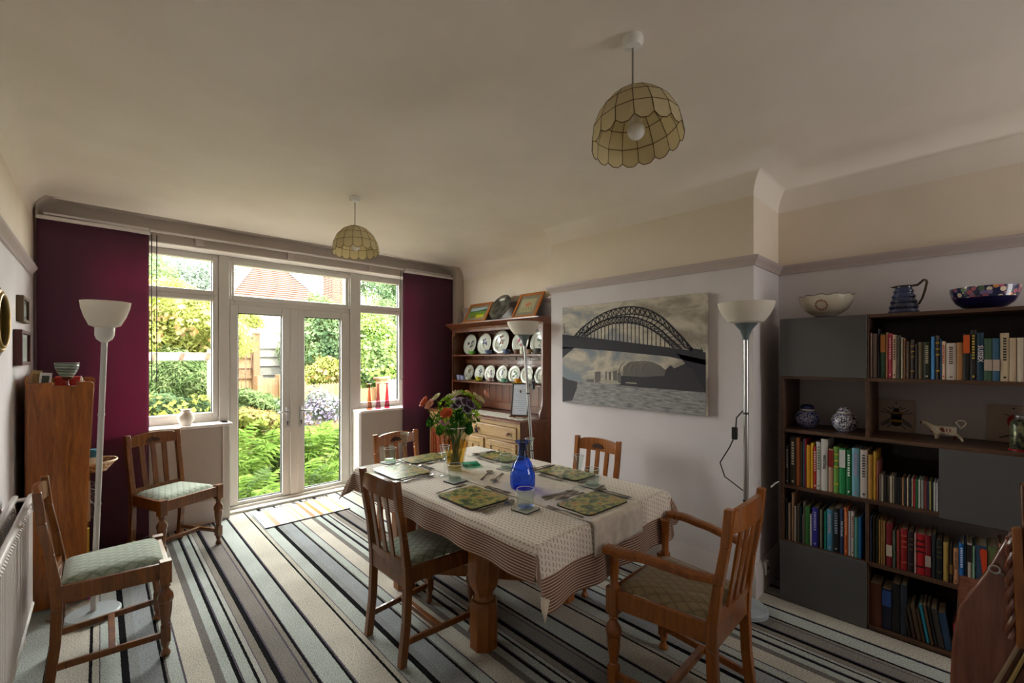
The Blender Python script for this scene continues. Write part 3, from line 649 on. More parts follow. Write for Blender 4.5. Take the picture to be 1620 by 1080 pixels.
def make_chair(name, label, loc, rz, m, ms, arms=False, group=None):
    t = thing(name, label, 'chair', loc, rz, group); wf_ = .20 if not arms else .225; wb = .168 if not arms else .178
    for s in (-1, 1):
        front_leg(s*wf_, .19).build('front_leg', m, t, bev=.0015)
        rear_post(s*wb, s*(wb+.004)).build('rear_leg', m, t, bev=.003)
        MB().bar((s*wf_, .17, .415), (s*wb, -.165, .415), .02, .075).build('seat_rail', m, t, bev=.003)
        MB().bar((s*(wf_-.001), .175, .105), (s*(wb), -.18, .105), .016, .028).build('stretcher', m, t, bev=.002)
    MB().box(-wf_+.02, wf_-.02, .18, .205, .378, .452).build('seat_rail', m, t, bev=.003)
    MB().box(-wb+.01, wb-.01, -.19, -.168, .36, .452).build('seat_rail', m, t, bev=.003)
    MB().box(-wf_+.015, wf_-.015, -.012, .014, .092, .118).build('cross_stretcher', m, t, bev=.002)
    # drop-in seat
    def sf(u, v):
        y = -.165 + .352*v; hw = (wb-.012) + ((wf_-.012) - (wb-.012))*v
        if v > .85: hw -= .03*((v-.85)/.15)**2
        x = -hw + 2*hw*u; e = min(u, 1-u, v, 1-v); z = .452 + .026*min(1, e/.14)**.5 + .006*math.sin(math.pi*u)*math.sin(math.pi*v)
        return (x, y, z)
    sb = MB().grid(sf, 20, 20); sb.build('seat_cushion', ms, t, ang=180)
    # back: curved top rail, lower rail, three slats
    yb = lambda z: -.18 - .055*(z-.46)/.415
    def rail(z0, z1, arch, curve, nm, th=.011, bulge=0):
        b = MB(); nn = 14; lo = []; 
        for k in range(nn):
            def ring(u):
                x = -wb + 2*wb*u; c = -curve*math.sin(math.pi*u); zt = z1 + arch*math.sin(math.pi*u)**1.3 - (.006 if arch and .12 > min(u, 1-u) > .06 else 0); y = yb((z0+z1)/2) + c
                return [(x, y-th, z0), (x, y+th, z0), (x, y+th-.004, zt), (x, y-th, zt)]
            a, c2 = ring(k/nn), ring((k+1)/nn)
            b.add(a + c2, [(0, 4, 5, 1), (1, 5, 6, 2), (2, 6, 7, 3), (3, 7, 4, 0)])
        b.build(nm, m, t, bev=0, ang=40); return
    rail(.785, .86, .014, .022, 'top_rail'); rail(.452, .487, 0, .012, 'lower_rail')
    for k in (-1, 0, 1):
        x = k*.078; c = -.018
        MB().bar((x*.92, yb(.48)-.011, .47), (x, yb(.79)+c, .795), .034 if not arms else .036, .009, up=(0, 1, 0)).build('back_slat', m, t, bev=.002)
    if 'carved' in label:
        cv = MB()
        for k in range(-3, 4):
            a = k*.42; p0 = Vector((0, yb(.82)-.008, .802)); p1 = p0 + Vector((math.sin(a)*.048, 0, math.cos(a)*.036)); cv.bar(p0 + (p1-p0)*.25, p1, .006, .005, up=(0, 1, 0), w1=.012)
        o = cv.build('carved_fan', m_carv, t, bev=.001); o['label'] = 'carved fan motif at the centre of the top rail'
    if arms:
        for s in (-1, 1):
            b = MB(); x0 = s*.255; x1 = s*(wb+.006)
            x0 = s*.282; pts = [(x0, .192, .635, .056), (x0, .12, .64, .056), (s*.255, .02, .638, .045), (s*.225, -.12, .625, .038), (x1, -.2, .62, .034)]
            rings_ = []
            for q in range(17):
                f = q/16*4; i0 = min(3, int(f)); g = f-i0; p, n2 = pts[i0], pts[i0+1]; g2 = g*g*(3-2*g) if i0 in (1, 2) else g; x, y, z, w_ = [p[c]+(n2[c]-p[c])*(g if c == 1 else g2) for c in range(4)]
                rings_.append([(x-w_/2, y, z-.014), (x+w_/2, y, z-.014), (x+w_/2, y, z+.008), (x+w_*.3, y, z+.014), (x-w_*.3, y, z+.014), (x-w_/2, y, z+.008)])
            vs = [p for r_ in rings_ for p in r_]; fs = [(q*6+k, q*6+(k+1) % 6, q*6+6+(k+1) % 6, q*6+6+k) for q in range(16) for k in range(6)] + [(5, 4, 3, 2, 1, 0), tuple(96+k for k in range(6))]
            b.add(vs, [f[::-1] for f in fs] if s > 0 else [f[::-1] for f in fs])
            b.build('armrest', m, t, bev=.003, ang=30)
            MB().lathe([(.02, .455), (.022, .465), (.017, .475), (.017, .52), (.0195, .57), (.021, .575), (.018, .585), (.022, .61), (.024, .622)], 8, (s*wf_ + s*.004, .185, 0), ph=R(22.5)).build('arm_support', m, t, bev=.001)
    return t
c1 = make_chair('dining_chair', 'oak dining chair with sage seat, beside the radiator facing right', (.04, 2.89, 0), R(-90), m_chair, m_seat)
make_chair('dining_chair', 'oak dining chair with carved top rail, under the window by the left blind', (.40, 4.085, 0), R(-153), m_chair, m_seat)
make_chair('dining_chair', 'oak dining chair with its slatted back to the camera, left of the table', (1.225, 2.0, 0), R(-89), m_chair, m_seat)
make_chair('dining_chair', 'oak dining chair with carved top rail at the far head of the table', (1.655, 2.79, 0), R(183), m_chairn, m_seat)
make_chair('dining_chair', 'oak dining chair with carved top rail between the table and chimney wall', (2.312, 1.81, 0), R(91), m_chairn, m_seat)
make_chair('carver_chair', 'honey oak armchair with brown seat at the near end of the table', (1.808, .845, 0), R(1), m_chairn, m_seatb, True).scale = (1, 1.06, 1.035)

# ---------------------------------------------------------------- dining table
TX0, TX1, TY0, TY1, TZ = 1.155, 2.115, 1.085, 2.635, .758
t = thing('dining_table', 'oak draw-leaf dining table with bulbous octagonal legs under the cloth', 'table', (0, 0, 0))
MB().box(TX0+.01, TX1-.01, 1.57, TY1-.01, .725, TZ).build('tabletop', m_oakt, t, bev=.004)
MB().box(TX0+.01, TX1-.01, TY0+.01, 1.565, .725, TZ).build('draw_leaf', m_oakt, t, bev=.004)
legs = [(1.405, 1.69), (1.405, 2.47), (2.02, 1.69), (2.02, 2.47)]
for x, y in legs:
    b = MB(); c8 = lambda r, z: (r, z)
    b.lathe([(.073, 0), (.073, .205), (.066, .235)], 8, (x, y, 0), ph=R(22.5)); b.lathe([(.052, .235), (.045, .26), (.052, .275), (.073, .31), (.083, .35), (.084, .42), (.082, .50), (.075, .52), (.078, .535), (.07, .56), (.064, .60)], 8, (x, y, 0), ph=R(22.5))
    b.build('leg', m_oakt, t, bev=.003, ang=20)
    MB().box(x-.045, x+.045, y-.045, y+.045, .6, .725).build('leg_block', m_oakt, t, bev=.003)
MB().box(1.40, 2.03, 1.675, 1.705, .62, .725).build('apron', m_oakt, t); MB().box(1.40, 2.03, 2.455, 2.485, .62, .725).build('apron', m_oakt, t)
MB().box(1.39, 1.42, 1.7, 2.46, .62, .725).build('apron', m_oakt, t); MB().box(2.005, 2.035, 1.7, 2.46, .62, .725).build('apron', m_oakt, t)
for a, b_ in ((0, 3), (1, 2)):
    MB().bar((*legs[a], .125), (*legs[b_], .125), .03, .07).build('diagonal_stretcher', m_oakt, t, bev=.003)

# tablecloth: printed field, striped border, draped corners
m_cloth = mat('printed_tablecloth', '#cfc3b2', .85, sheen=.2)
uvn = N(m_cloth, 'ShaderNodeUVMap'); spu = N(m_cloth, 'ShaderNodeSeparateXYZ'); m_cloth.node_tree.links.new(uvn.outputs[0], spu.inputs[0])
U, Vv = spu.outputs[0], spu.outputs[1]      # U: metres outwards past the field edge (negative inside), V: metres along
tcg = N(m_cloth, 'ShaderNodeUVMap'); tcg.uv_map = 'plan'; sp2 = N(m_cloth, 'ShaderNodeSeparateXYZ'); m_cloth.node_tree.links.new(tcg.outputs[0], sp2.inputs[0])
# motif rows: dashes along the length
rowf = mathn(m_cloth, 'FRACT', mathn(m_cloth, 'MULTIPLY', sp2.outputs[0], 52)); 
wig = mathn(m_cloth, 'MULTIPLY', mathn(m_cloth, 'SINE', mathn(m_cloth, 'MULTIPLY', sp2.outputs[1], 300)), .12)
dash = mathn(m_cloth, 'LESS_THAN', mathn(m_cloth, 'ABSOLUTE', mathn(m_cloth, 'SUBTRACT', mathn(m_cloth, 'ADD', rowf, wig), .5)), .14)
alt = mathn(m_cloth, 'MULTIPLY', mathn(m_cloth, 'FLOOR', mathn(m_cloth, 'MULTIPLY', sp2.outputs[0], 52)), .37)
seg = mathn(m_cloth, 'LESS_THAN', mathn(m_cloth, 'FRACT', mathn(m_cloth, 'ADD', mathn(m_cloth, 'MULTIPLY', sp2.outputs[1], 44), alt)), .66)
mot = mathn(m_cloth, 'MULTIPLY', dash, seg)
field = mixc(m_cloth, mathn(m_cloth, 'MULTIPLY', mot, .6), '#dcd2c5', '#54372f')
sfr = mathn(m_cloth, 'FRACT', mathn(m_cloth, 'MULTIPLY', U, 92)); strp = mathn(m_cloth, 'LESS_THAN', sfr, .32)
bord = mixc(m_cloth, strp, '#6b4535', '#c9b49f')
inb = mathn(m_cloth, 'GREATER_THAN', U, 0.0)
cfin = mixc(m_cloth, inb, field, bord)
crn = noise(m_cloth, tcg.outputs[0], 30, 3); setcol(m_cloth, cfin); bump(m_cloth, crn, .25, .006)
def cloth():
    NL, NR, NN, NF = .14, .14, .245, .15
    xs_ = [TX0-NL + (TX1-TX0+NL+NR)*i/96 for i in range(97)]; ys_ = [TY0-NN + (TY1-TY0+NN+NF)*i/150 for i in range(151)]
    vs = []; uvs = []; pl = []
    for y in ys_:
        for x in xs_:
            ex = max(0, TX0-x, x-TX1); ey = max(0, TY0-y, y-TY1); sx = -1 if x < TX0 else 1; sy = -1 if y < TY0 else 1
            cx_, cy_ = min(max(x, TX0), TX1), min(max(y, TY0), TY1); r = math.hypot(ex, ey)
            if r < 1e-6: vs.append((x, y, TZ+.004 + .0006*math.sin(x*40+y*13)))
            else:
                ang = math.atan2(ey, ex); f = math.sin(2*ang) if (ex > 0 and ey > 0) else 0
                o_ = .008*(1-math.exp(-r/.01)) + .015*r/.14*(.5+.5*math.sin((y if ex > ey else x)*21+1.3)) + f*(.2 if sy < 0 else .38)*r
                wv = f*.02*math.sin(ang*9)*r/.2
                dx, dy = math.cos(ang)*sx, math.sin(ang)*sy
                if ex > 0 and ey == 0: dx, dy = sx, 0
                if ey > 0 and ex == 0: dx, dy = 0, sy
                zz = TZ+.004 - r*(1-(.46 if sy < 0 else 0)*f) + .007*math.exp(-r/.004)*0
                vs.append((cx_ + dx*(o_+wv), cy_ + dy*(o_+wv), zz))
            # border distance: field ends .02 past the long sides, .11 past the near end
            u = max(ex-.035 if ex > 0 else -9, ey-.115 if (ey > 0 and sy < 0) else -9, ey-.035 if (ey > 0 and sy > 0) else -9); uvs.append((u, y if ex > ey else x)); pl.append((x, y))
    nx = len(xs_); fs = [(j*nx+i, j*nx+i+1, (j+1)*nx+i+1, (j+1)*nx+i) for j in range(len(ys_)-1) for i in range(nx-1)]
    me = bpy.data.meshes.new('tablecloth'); me.from_pydata(vs, [], fs); me.materials.append(m_cloth)
    a = me.uv_layers.new(name='UVMap'); b = me.uv_layers.new(name='plan')
    for l in me.loops: a.data[l.index].uv = uvs[l.vertex_index]; b.data[l.index].uv = pl[l.vertex_index]
    me.polygons.foreach_set('use_smooth', [True]*len(me.polygons)); me.update()
    o = bpy.data.objects.new('tablecloth', me); COL.objects.link(o)
    return o
cl_ = tagged(cloth(), 'beige printed tablecloth with brown striped border on the dining table', 'tablecloth')
m_hem = mat('calico_lining', '#cfc6b4', .9)
o = MB().add([(1.118, 1.035, .612), (1.140, 1.012, .60), (1.118, 1.002, .575), (1.100, 1.015, .58), (1.094, .992, .545)], [(0, 1, 2, 3), (3, 2, 4)]).build('corner_lining', m_hem, cl_, solid=.003); o['label'] = 'white lining showing below the near left corner'
m_runner = mottled('runner_linen', '#d2cabe', '#ddd5c9', .9, 40, bmp=.2)
def rn(u, v):
    x = 1.47 + .37*u; y = TY1 - .06 - (TY1-.06-TY0+.145)*v; z = TZ+.0075 + .001*math.sin(x*60+y*25)
    if y < TY0-.012: r = TY0-.012-y; z = TZ+.0075 - r; y = TY0-.022 - .03*r; x += .06*r*(u-.3)
    return (x, y, z)
tagged(MB().grid(rn, 16, 110).build('table_runner', m_runner, ang=180, solid=.0015), 'plain pale linen runner down the middle of the table, hanging over near end', 'runner')

# ---------------------------------------------------------------- uplighter lamps
def lamp(label, x, y, r, grey=True, tilt=(0, 0), base_r=.127, wcord=None):
    t = thing('uplighter_lamp', label, 'lamp', (x, y, 0)); tx, ty = tilt
    sh = Matrix([[1, 0, tx/1.65], [0, 1, ty/1.65], [0, 0, 1]])
    b = MB().lathe([(base_r, 0), (base_r, .022), (base_r-.008, .03), (.02, .034)], 40); b.build('base', mat('lamp_base_grey', '#9aa3a6', .35), t)
    MB().lathe([(.0135, .03), (.0135, 1.57)], 14, M=sh).build('pole', m_silver if grey else mat('pole_grey_white', '#b5b3ae', .35), t)
    for zz in (.62, 1.12): MB().lathe([(.0155, zz), (.0155, zz+.012)], 14, M=sh).build('pole_joint', m_black if grey else m_silver, t)
    if grey: MB().lathe([(.014, 1.545), (.018, 1.565), (.03, 1.60), (.055, 1.632), (.062, 1.64)], 28, M=sh, capt=False).build('socket_cone', mat('lamp_cone_grey', '#5f6a6c', .35), t)
    else: MB().lathe([(.014, 1.53), (.034, 1.548), (.042, 1.57), (.043, 1.615)], 24, M=sh).build('socket_cup', mat('lamp_cup_white', '#c9c5bd', .35), t)
    z0 = 1.636 if grey else 1.612; zt = 1.757
    pr = [(.04, z0), (r*.62, z0+.012), (r*.82, z0+(zt-z0)*.42), (r*.95, z0+(zt-z0)*.75), (r, zt), (r-.004, zt), (r*.93, z0+(zt-z0)*.74), (r*.79, z0+(zt-z0)*.43), (r*.6, z0+.018), (.02, z0+.006)]
    MB().lathe(pr, 40, M=sh, capb=False).build('shade', m_shade, t)
    MB().lathe([(.02, z0), (.028, z0+.03), (.02, z0+.06)], 16, M=sh).build('bulb', m_whitep, t)
    if wcord:
        MB().tube(wcord[0], .0035, 6).build('cord', m_black, t)
        MB().box(-.011, .011, -.014, .014, -.035, .035).build('foot_switch', m_black, t, wcord[1], bev=.003)
    return t
lamp('white uplighter floor lamp with a round grey base in front of the left blind', -.03, 3.37, .108, False, (.05, -.03), .120)
lamp('white uplighter floor lamp standing in front of the plate dresser', 2.79, 2.63, .142, True, (-.075, .085), .105, ([(-.03, .03, 1.30), (-.05, .0, 1.27), (-.075, .0, 1.2)], (-.05, .0, 1.2)))
lamp('white uplighter floor lamp beside the chimney corner and the bookcase', 2.682, .887, .147, True, (0, 0), .114,
     ([(0, .0145, 1.14), (-.03, .04, 1.1), (-.035, .045, 1.0), (-.05, .07, .93), (-.085, .11, .84), (-.07, .09, .76), (-.02, .03, .70), (0, .0145, .68)], (-.035, .048, 1.01)))

# ---------------------------------------------------------------- pendants with capiz panels
def pendant(label, x, y, tilt, ztop, ph0):
    t = thing('pendant_lamp', label, 'pendant', (x, y, ZC))
    MB().lathe([(.036, 0), (.038, -.006), (.038, -.02), (.03, -.034), (.008, -.038)][::-1], 28).build('ceiling_rose', m_whitep, t)
    MB().tube([(0, 0, -.03), (0, 0, ztop-ZC+.005)], .0035, 6).build('flex', mat('grey_flex', '#8a857c', .6), t)
    rot = Matrix.Rotation(tilt[0], 3, 'X') @ Matrix.Rotation(tilt[1], 3, 'Y'); base = Vector((0, 0, ztop-ZC))
    Rr, Hh = .163, .185; nc, lv = 16, [(.26, .0), (.30, .052), (.62, .33), (.86, .62), (1.0, 1.0)]
    prof = []
    for a in (12, 32, 52, 72, 88): prof.append((Rr*math.sin(R(a))/math.sin(R(88)), -Hh*(1-math.cos(R(a)))/(1-math.cos(R(88)))))
    def P(i, f, k): 
        r0, z0 = prof[i]; r1, z1 = prof[i+1]; r_, z_ = r0+(r1-r0)*f, z0+(z1-z0)*f; a = 2*math.pi*k/nc + ph0
        return base + rot @ Vector((r_*math.cos(a), r_*math.sin(a), z_))
    frame = MB()
    for i in range(4):
        for k in range(nc):
            q = [P(i, 0, k), P(i, 0, k+1), P(i, 1, k+1), P(i, 1, k)]
            if i == 3:
                mid = (q[2]+q[3])/2 + rot @ Vector((0, 0, -.017)); ma = q[3].lerp(mid, .6) + rot @ Vector((0, 0, -.006)); mb_ = q[2].lerp(mid, .6) + rot @ Vector((0, 0, -.006)); q = [q[0], q[1], q[2], mb_, mid, ma, q[3]]
                frame.tube([q[2], mb_, mid, ma, q[6]], .0016, 5)
            else: frame.tube([q[2], q[3]], .0016, 5)
            frame.tube([q[0], q[-1]], .0016, 5)
            cen = sum(q, Vector())/len(q); nn = (q[0]-q[1]).cross(q[2]-q[1]).normalized()*.0005
            lo = [cen + (p-cen)*.97 - nn for p in q]; hi = [cen + (p-cen)*.97 + nn for p in q]; L = len(q)
            MB().add(lo + hi, [tuple(reversed(range(L))), tuple(range(L, 2*L))] + [(a, (a+1) % L, L+(a+1) % L, L+a) for a in range(L)]).build('shell_pane', m_capiz, t, smooth=False)
    frame.tube([P(0, 0, k) for k in range(nc)], .002, 5, closed=True)
    o = frame.build('wire_frame', m_brass, t)
    MB().lathe([(.005, .006), (.036, 0), (.036, -.003), (.005, -.003)][::-1], 20, base).build('top_cap', m_brass, t)
    MB().lathe([(.024, -.13), (.024, -.1), (.019, -.05), (.019, 0)], 16, base, M=rot).build('lamp_holder', m_whitep, t)
    MB().ball(base + rot @ Vector((0, 0, -.15)), .032, 18, 12).build('bulb', mat('opal_bulb', '#f0eee8', .25), t)
pendant('capiz shell pendant lamp nearest the camera, hanging over the near table end', 1.42, .855, (R(-6), R(1.5)), 2.42, .1)
pendant('capiz shell pendant lamp farther from the camera, hanging before the french doors', 1.357, 3.11, (R(-5), R(0)), 2.405, .25)
# ---------------------------------------------------------------- book rows: far edge, near edge, height, cover colour, description, printing
ROW_TOP = [
 (0.386,0.366,0.239,'#c3a79c','pale pink'),
 (0.366,0.344,0.234,'#7a655c','grey-brown'),
 (0.343,0.333,0.259,'#15110f','tall black'),
 (0.331,0.309,0.233,'#2d4a30','green and orange','half:#a8672c'),
 (0.309,0.300,0.239,'#b87a5c','thin rust'),
 (0.300,0.283,0.232,'#b03048','crimson','marks:#e0b0b0'),
 (0.283,0.266,0.225,'#cdb295','cream','marks:#5a4030'),
 (0.266,0.249,0.222,'#3a3420','dark olive'),
 (0.249,0.241,0.21,'#c8c0a8','thin off-white'),
 (0.241,0.231,0.206,'#7a5030','thin brown'),
 (0.231,0.214,0.19,'#4a2c14','low brown'),
 (0.214,0.198,0.198,'#33211a','dark brown gold-banded','bands:#8a6a30'),
 (0.198,0.185,0.177,'#261a16','low black-brown'),
 (0.185,0.167,0.185,'#57431f','olive brown'),
 (0.166,0.140,0.185,'#1d241b','black-green labelled','marks:#b5a98a'),
 (0.138,0.123,0.211,'#3f83c4','bright blue'),
 (0.122,0.107,0.215,'#3c2b14','black and gold','bands:#a8842c'),
 (0.106,0.101,0.198,'#3c6ea0','thin blue'),
 (0.101,0.087,0.187,'#ddb99a','cream and red','marks:#a8321c'),
 (0.086,0.050,0.178,'#cfc3b8','wide white','marks:#6a5648'),
 (0.049,0.028,0.18,'#a87848','tan'),
 (0.028,0.004,0.222,'#15120f','black orange-labelled','half:#d05a1c'),
 (0.004,-0.017,0.238,'#1c1712','tall black yellow-lettered','marks:#c8b040'),
 (-0.017,-0.040,0.225,'#123a50','teal','text:SUSSEX:#d8d0d0:.024'),
 (-0.040,-0.067,0.197,'#41604a','green white-banded','band:#b8a698'),
 (-0.067,-0.090,0.197,'#35617f','blue white-banded','band:#b8a698'),
 (-0.091,-0.118,0.22,'#cdb99a','tall cream black-lettered','marks:#2a2420'),
 (-0.118,-0.140,0.197,'#cbb79a','cream'),
 (-0.141,-0.161,0.197,'#c9bda8','off-white'),
]
ROW_COOKERY = [
 (0.777,0.751,0.231,'#2b2724','low black','marks:#a8a49c'),
 (0.746,0.715,0.284,'#3a3128','dark white-lettered','marks:#cfc4b2'),
 (0.714,0.695,0.284,'#b5683a','orange-brown'),
 (0.694,0.681,0.261,'#5a4632','muddy brown'),
 (0.679,0.672,0.281,'#4a86a0','thin blue'),
 (0.672,0.664,0.282,'#a82848','thin crimson'),
 (0.663,0.641,0.248,'#e0a21f','yellow and orange'),
 (0.639,0.628,0.263,'#e8c23a','thin yellow'),
 (0.628,0.612,0.242,'#b8231f','red','marks:#e8d0c8'),
 (0.614,0.591,0.273,'#c8c8c4','pale grey patterned','marks:#6a8a6a'),
 (0.591,0.560,0.293,'#cfccc8','tall white','text:FEASTING:#1a1a1a:.018'),
 (0.557,0.533,0.242,'#b58f74','tan red-labelled','half:#8a2018'),
 (0.532,0.509,0.258,'#6fa040','green and yellow','bands:#b8b040'),
 (0.508,0.478,0.253,'#1d8a4c','green white-topped','half:#d0d0cc'),
 (0.476,0.453,0.248,'#12713a','dark green white-lettered','marks:#e8efe8'),
 (0.451,0.418,0.262,'#6fa8b8','light blue','marks:#a88ab0'),
 (0.415,0.384,0.259,'#c9c0ba','white','marks:#3a3a3a'),
 (0.382,0.362,0.237,'#b98a3a','low mustard'),
 (0.360,0.346,0.258,'#c4952c','mustard'),
 (0.346,0.339,0.21,'#b4706a','thin pink'),
]
ROW_DISCS = [
 (0.336,0.329,0.142,'#8f867a','stone'),
 (0.328,0.318,0.14,'#a79b8c','pale stone'),
 (0.316,0.306,0.142,'#2a2320','black'),
 (0.306,0.302,0.142,'#1b1714','thin black'),
 (0.302,0.294,0.142,'#39362b','dark olive'),
 (0.293,0.283,0.14,'#c2b49c','cream'),
 (0.282,0.274,0.14,'#83786f','grey'),
 (0.272,0.265,0.138,'#2c2b2c','charcoal'),
 (0.264,0.253,0.14,'#1b1816','wide black'),
 (0.253,0.247,0.14,'#22262c','blue-black'),
 (0.246,0.238,0.14,'#a87a58','tan'),
 (0.237,0.231,0.139,'#2f3a3c','slate'),
 (0.227,0.220,0.141,'#cdb8a0','pale cream'),
 (0.219,0.210,0.14,'#232a2c','dark slate'),
 (0.209,0.204,0.143,'#c9c3ac','thin ivory'),
 (0.203,0.195,0.141,'#b92a3a','red'),
 (0.195,0.185,0.142,'#25693c','green'),
 (0.184,0.176,0.143,'#c7d0c8','white'),
 (0.174,0.164,0.143,'#9fa09a','silver grey'),
 (0.163,0.152,0.143,'#7a3a34','brick red'),
 (0.151,0.145,0.142,'#2e3a66','navy'),
 (0.144,0.137,0.141,'#a9a65a','yellow-green'),
 (0.137,0.130,0.142,'#1d1c18','black'),
 (0.129,0.121,0.141,'#cfd0cc','white'),
 (0.120,0.112,0.14,'#d2d0d2','white'),
 (0.111,0.107,0.14,'#453a44','plum-grey'),
]
ROW_TRAVEL = [
 (0.775,0.758,0.249,'#18231e','black-green'),
 (0.757,0.743,0.219,'#9a8a7c','stone'),
 (0.737,0.727,0.284,'#b08868','tall tan'),
 (0.725,0.713,0.208,'#b9b4aa','white'),
 (0.710,0.695,0.226,'#5c554c','grey'),
 (0.694,0.685,0.209,'#12383a','dark teal'),
 (0.684,0.677,0.166,'#8c7f7a','short grey'),
 (0.677,0.671,0.246,'#8e8674','tall grey'),
 (0.670,0.646,0.223,'#3c7a38','green'),
 (0.645,0.634,0.181,'#cbc6cc','short white'),
 (0.634,0.605,0.223,'#2f2f9a','royal blue','marks:#a8a8d8'),
 (0.604,0.597,0.231,'#1b1b17','black'),
 (0.596,0.586,0.22,'#a09a84','thin ivory'),
 (0.585,0.578,0.22,'#161412','black'),
 (0.577,0.565,0.215,'#158a74','sea green'),
 (0.564,0.537,0.23,'#4a92b4','light blue','marks:#b8a8a8'),
 (0.537,0.505,0.245,'#17181c','wide black','marks:#8898b0'),
 (0.504,0.486,0.25,'#22365e','dark blue','text:THE CATALANS:#d8dce4:.012'),
 (0.485,0.467,0.259,'#c4602c','orange','marks:#e8a070'),
 (0.466,0.455,0.245,'#bcbcc4','white'),
 (0.454,0.441,0.247,'#cfcac0','white dotted','marks:#a84838'),
 (0.440,0.420,0.217,'#4f938c','low teal'),
 (0.420,0.409,0.225,'#1f76bc','low bright blue'),
]
ROW_OLD = [
 (0.387,0.367,0.241,'#5d6a88','grey-blue'),
 (0.365,0.352,0.235,'#2c2818','dark olive'),
 (0.351,0.339,0.235,'#2a2412','olive black'),
 (0.338,0.329,0.232,'#a8824a','thin ochre'),
 (0.328,0.320,0.231,'#b08a58','thin tan'),
 (0.320,0.311,0.23,'#a07c48','thin ochre'),
 (0.308,0.283,0.222,'#7a1420','red white-labelled','band:#c0b4a0'),
 (0.282,0.269,0.191,'#4a5a4c','grey-green'),
 (0.267,0.252,0.195,'#80301e','rust'),
 (0.251,0.225,0.211,'#8c1418','red','bands:#b04a38'),
 (0.224,0.202,0.202,'#241018','dark maroon','bands:#4a3430'),
 (0.199,0.191,0.201,'#c49a94','thin pink-white'),
 (0.191,0.160,0.202,'#b01420','wide scarlet','bands:#200808'),
 (0.160,0.137,0.204,'#7a0c18','crimson torn-labelled','band:#a89a90'),
 (0.136,0.121,0.214,'#152028','blue-black'),
 (0.120,0.098,0.192,'#10161a','black gold-banded','bands:#4a4024'),
 (0.095,0.076,0.189,'#a88a40','mustard'),
 (0.074,0.062,0.176,'#241810','black-brown','band:#7a5a2c'),
 (0.061,0.042,0.171,'#c08a62','tan orange','marks:#6a4a38'),
 (0.042,0.023,0.201,'#0c62b0','bright blue','marks:#d0dcec'),
 (0.022,0.014,0.204,'#12121a','black'),
 (0.014,-0.001,0.209,'#b8aca0','white and black','half:#241c20'),
 (-0.002,-0.012,0.201,'#7aa48c','pale green'),
 (-0.013,-0.051,0.209,'#2c4460','wide blue orange-patched','patch:#d0421c'),
 (-0.052,-0.084,0.215,'#5c6a3c','wide green'),
 (-0.085,-0.100,0.239,'#8a5a48','pink-brown'),
]
ROW_BOTTOM = [
 (0.378,0.326,0.222,'#5c2e1a','broad brown'),
 (0.325,0.286,0.21,'#101830','navy','half:#2a4a8c'),
 (0.285,0.253,0.252,'#161412','tall black'),
 (0.251,0.227,0.256,'#202a38','dark blue'),
 (0.224,0.211,0.168,'#2a1c12','leaning dark brown'),
 (0.209,0.193,0.166,'#3a2a1c','leaning black-brown'),
 (0.191,0.173,0.183,'#4a3826','leaning brown'),
 (0.172,0.159,0.168,'#4a3420','leaning tan'),
 (0.157,0.143,0.196,'#1c7c94','leaning turquoise'),
 (0.142,0.129,0.202,'#5a4230','leaning umber'),
 (0.128,0.115,0.199,'#14110f','leaning black ring-marked'),
 (0.114,0.091,0.194,'#3a3430','leaning grey'),
 (0.089,0.062,0.184,'#20405e','leaning blue'),
 (0.061,0.052,0.142,'#a01c28','short red'),
 (0.047,0.033,0.204,'#b07a68','salmon'),
]
# ---------------------------------------------------------------- modular bookcase
FX, BX, EY = 2.975, 3.325, -.30
bc = thing('bookcase', 'dark walnut modular bookcase with grey doors in the alcove right of chimney', 'bookcase', (0, 0, 0))
def brd(nm, y0, y1, z0, z1, x0=FX, x1=BX, m=m_case): return MB().box(x0, x1, y0, y1, z0, z1).build(nm, m, bc, bev=.0015)
brd('side_panel', .772, .79, 0, 1.675); brd('side_panel', EY, EY+.018, 0, 1.675)
brd('divider', .376, .390, 0, .668); brd('divider', .376, .390, 1.02, 1.657)
brd('top_panel', EY, .79, 1.658, 1.676); brd('base_panel', EY, .772, 0.0, .02)
for z in (.355, .687, 1.02): brd('shelf', EY+.018, .772, z-.019, z)
brd('shelf', EY+.018, .376, 1.318, 1.337); brd('shelf', .390, .772, 1.318, 1.337)
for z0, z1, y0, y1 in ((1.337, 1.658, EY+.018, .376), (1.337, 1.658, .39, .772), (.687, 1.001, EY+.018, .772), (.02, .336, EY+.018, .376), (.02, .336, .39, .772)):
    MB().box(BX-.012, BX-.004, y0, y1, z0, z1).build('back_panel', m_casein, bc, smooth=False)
for y0, y1, z0, z1 in ((.384, .789, 1.335, 1.672), (-.19, .108, .668, 1.003), (.384, .789, .004, .352)):
    MB().box(2.957, FX-.002, y0, y1, z0, z1).build('door', m_greydoor, bc, bev=.0012)
tg = MB().tube([(2.965, .795, .70), (2.95, .81, .69), (2.935, .83, .665)], [.003, .004, .005], 6).build('paper_tag', m_whitep); tagged(tg, 'curled white paper tag sticking out at the left edge of the bookcase', 'tag')
dx = {}
def cover(c):
    if c not in dx: dx[c] = mat('cover_' + c[1:], c, .55)
    return dx[c]
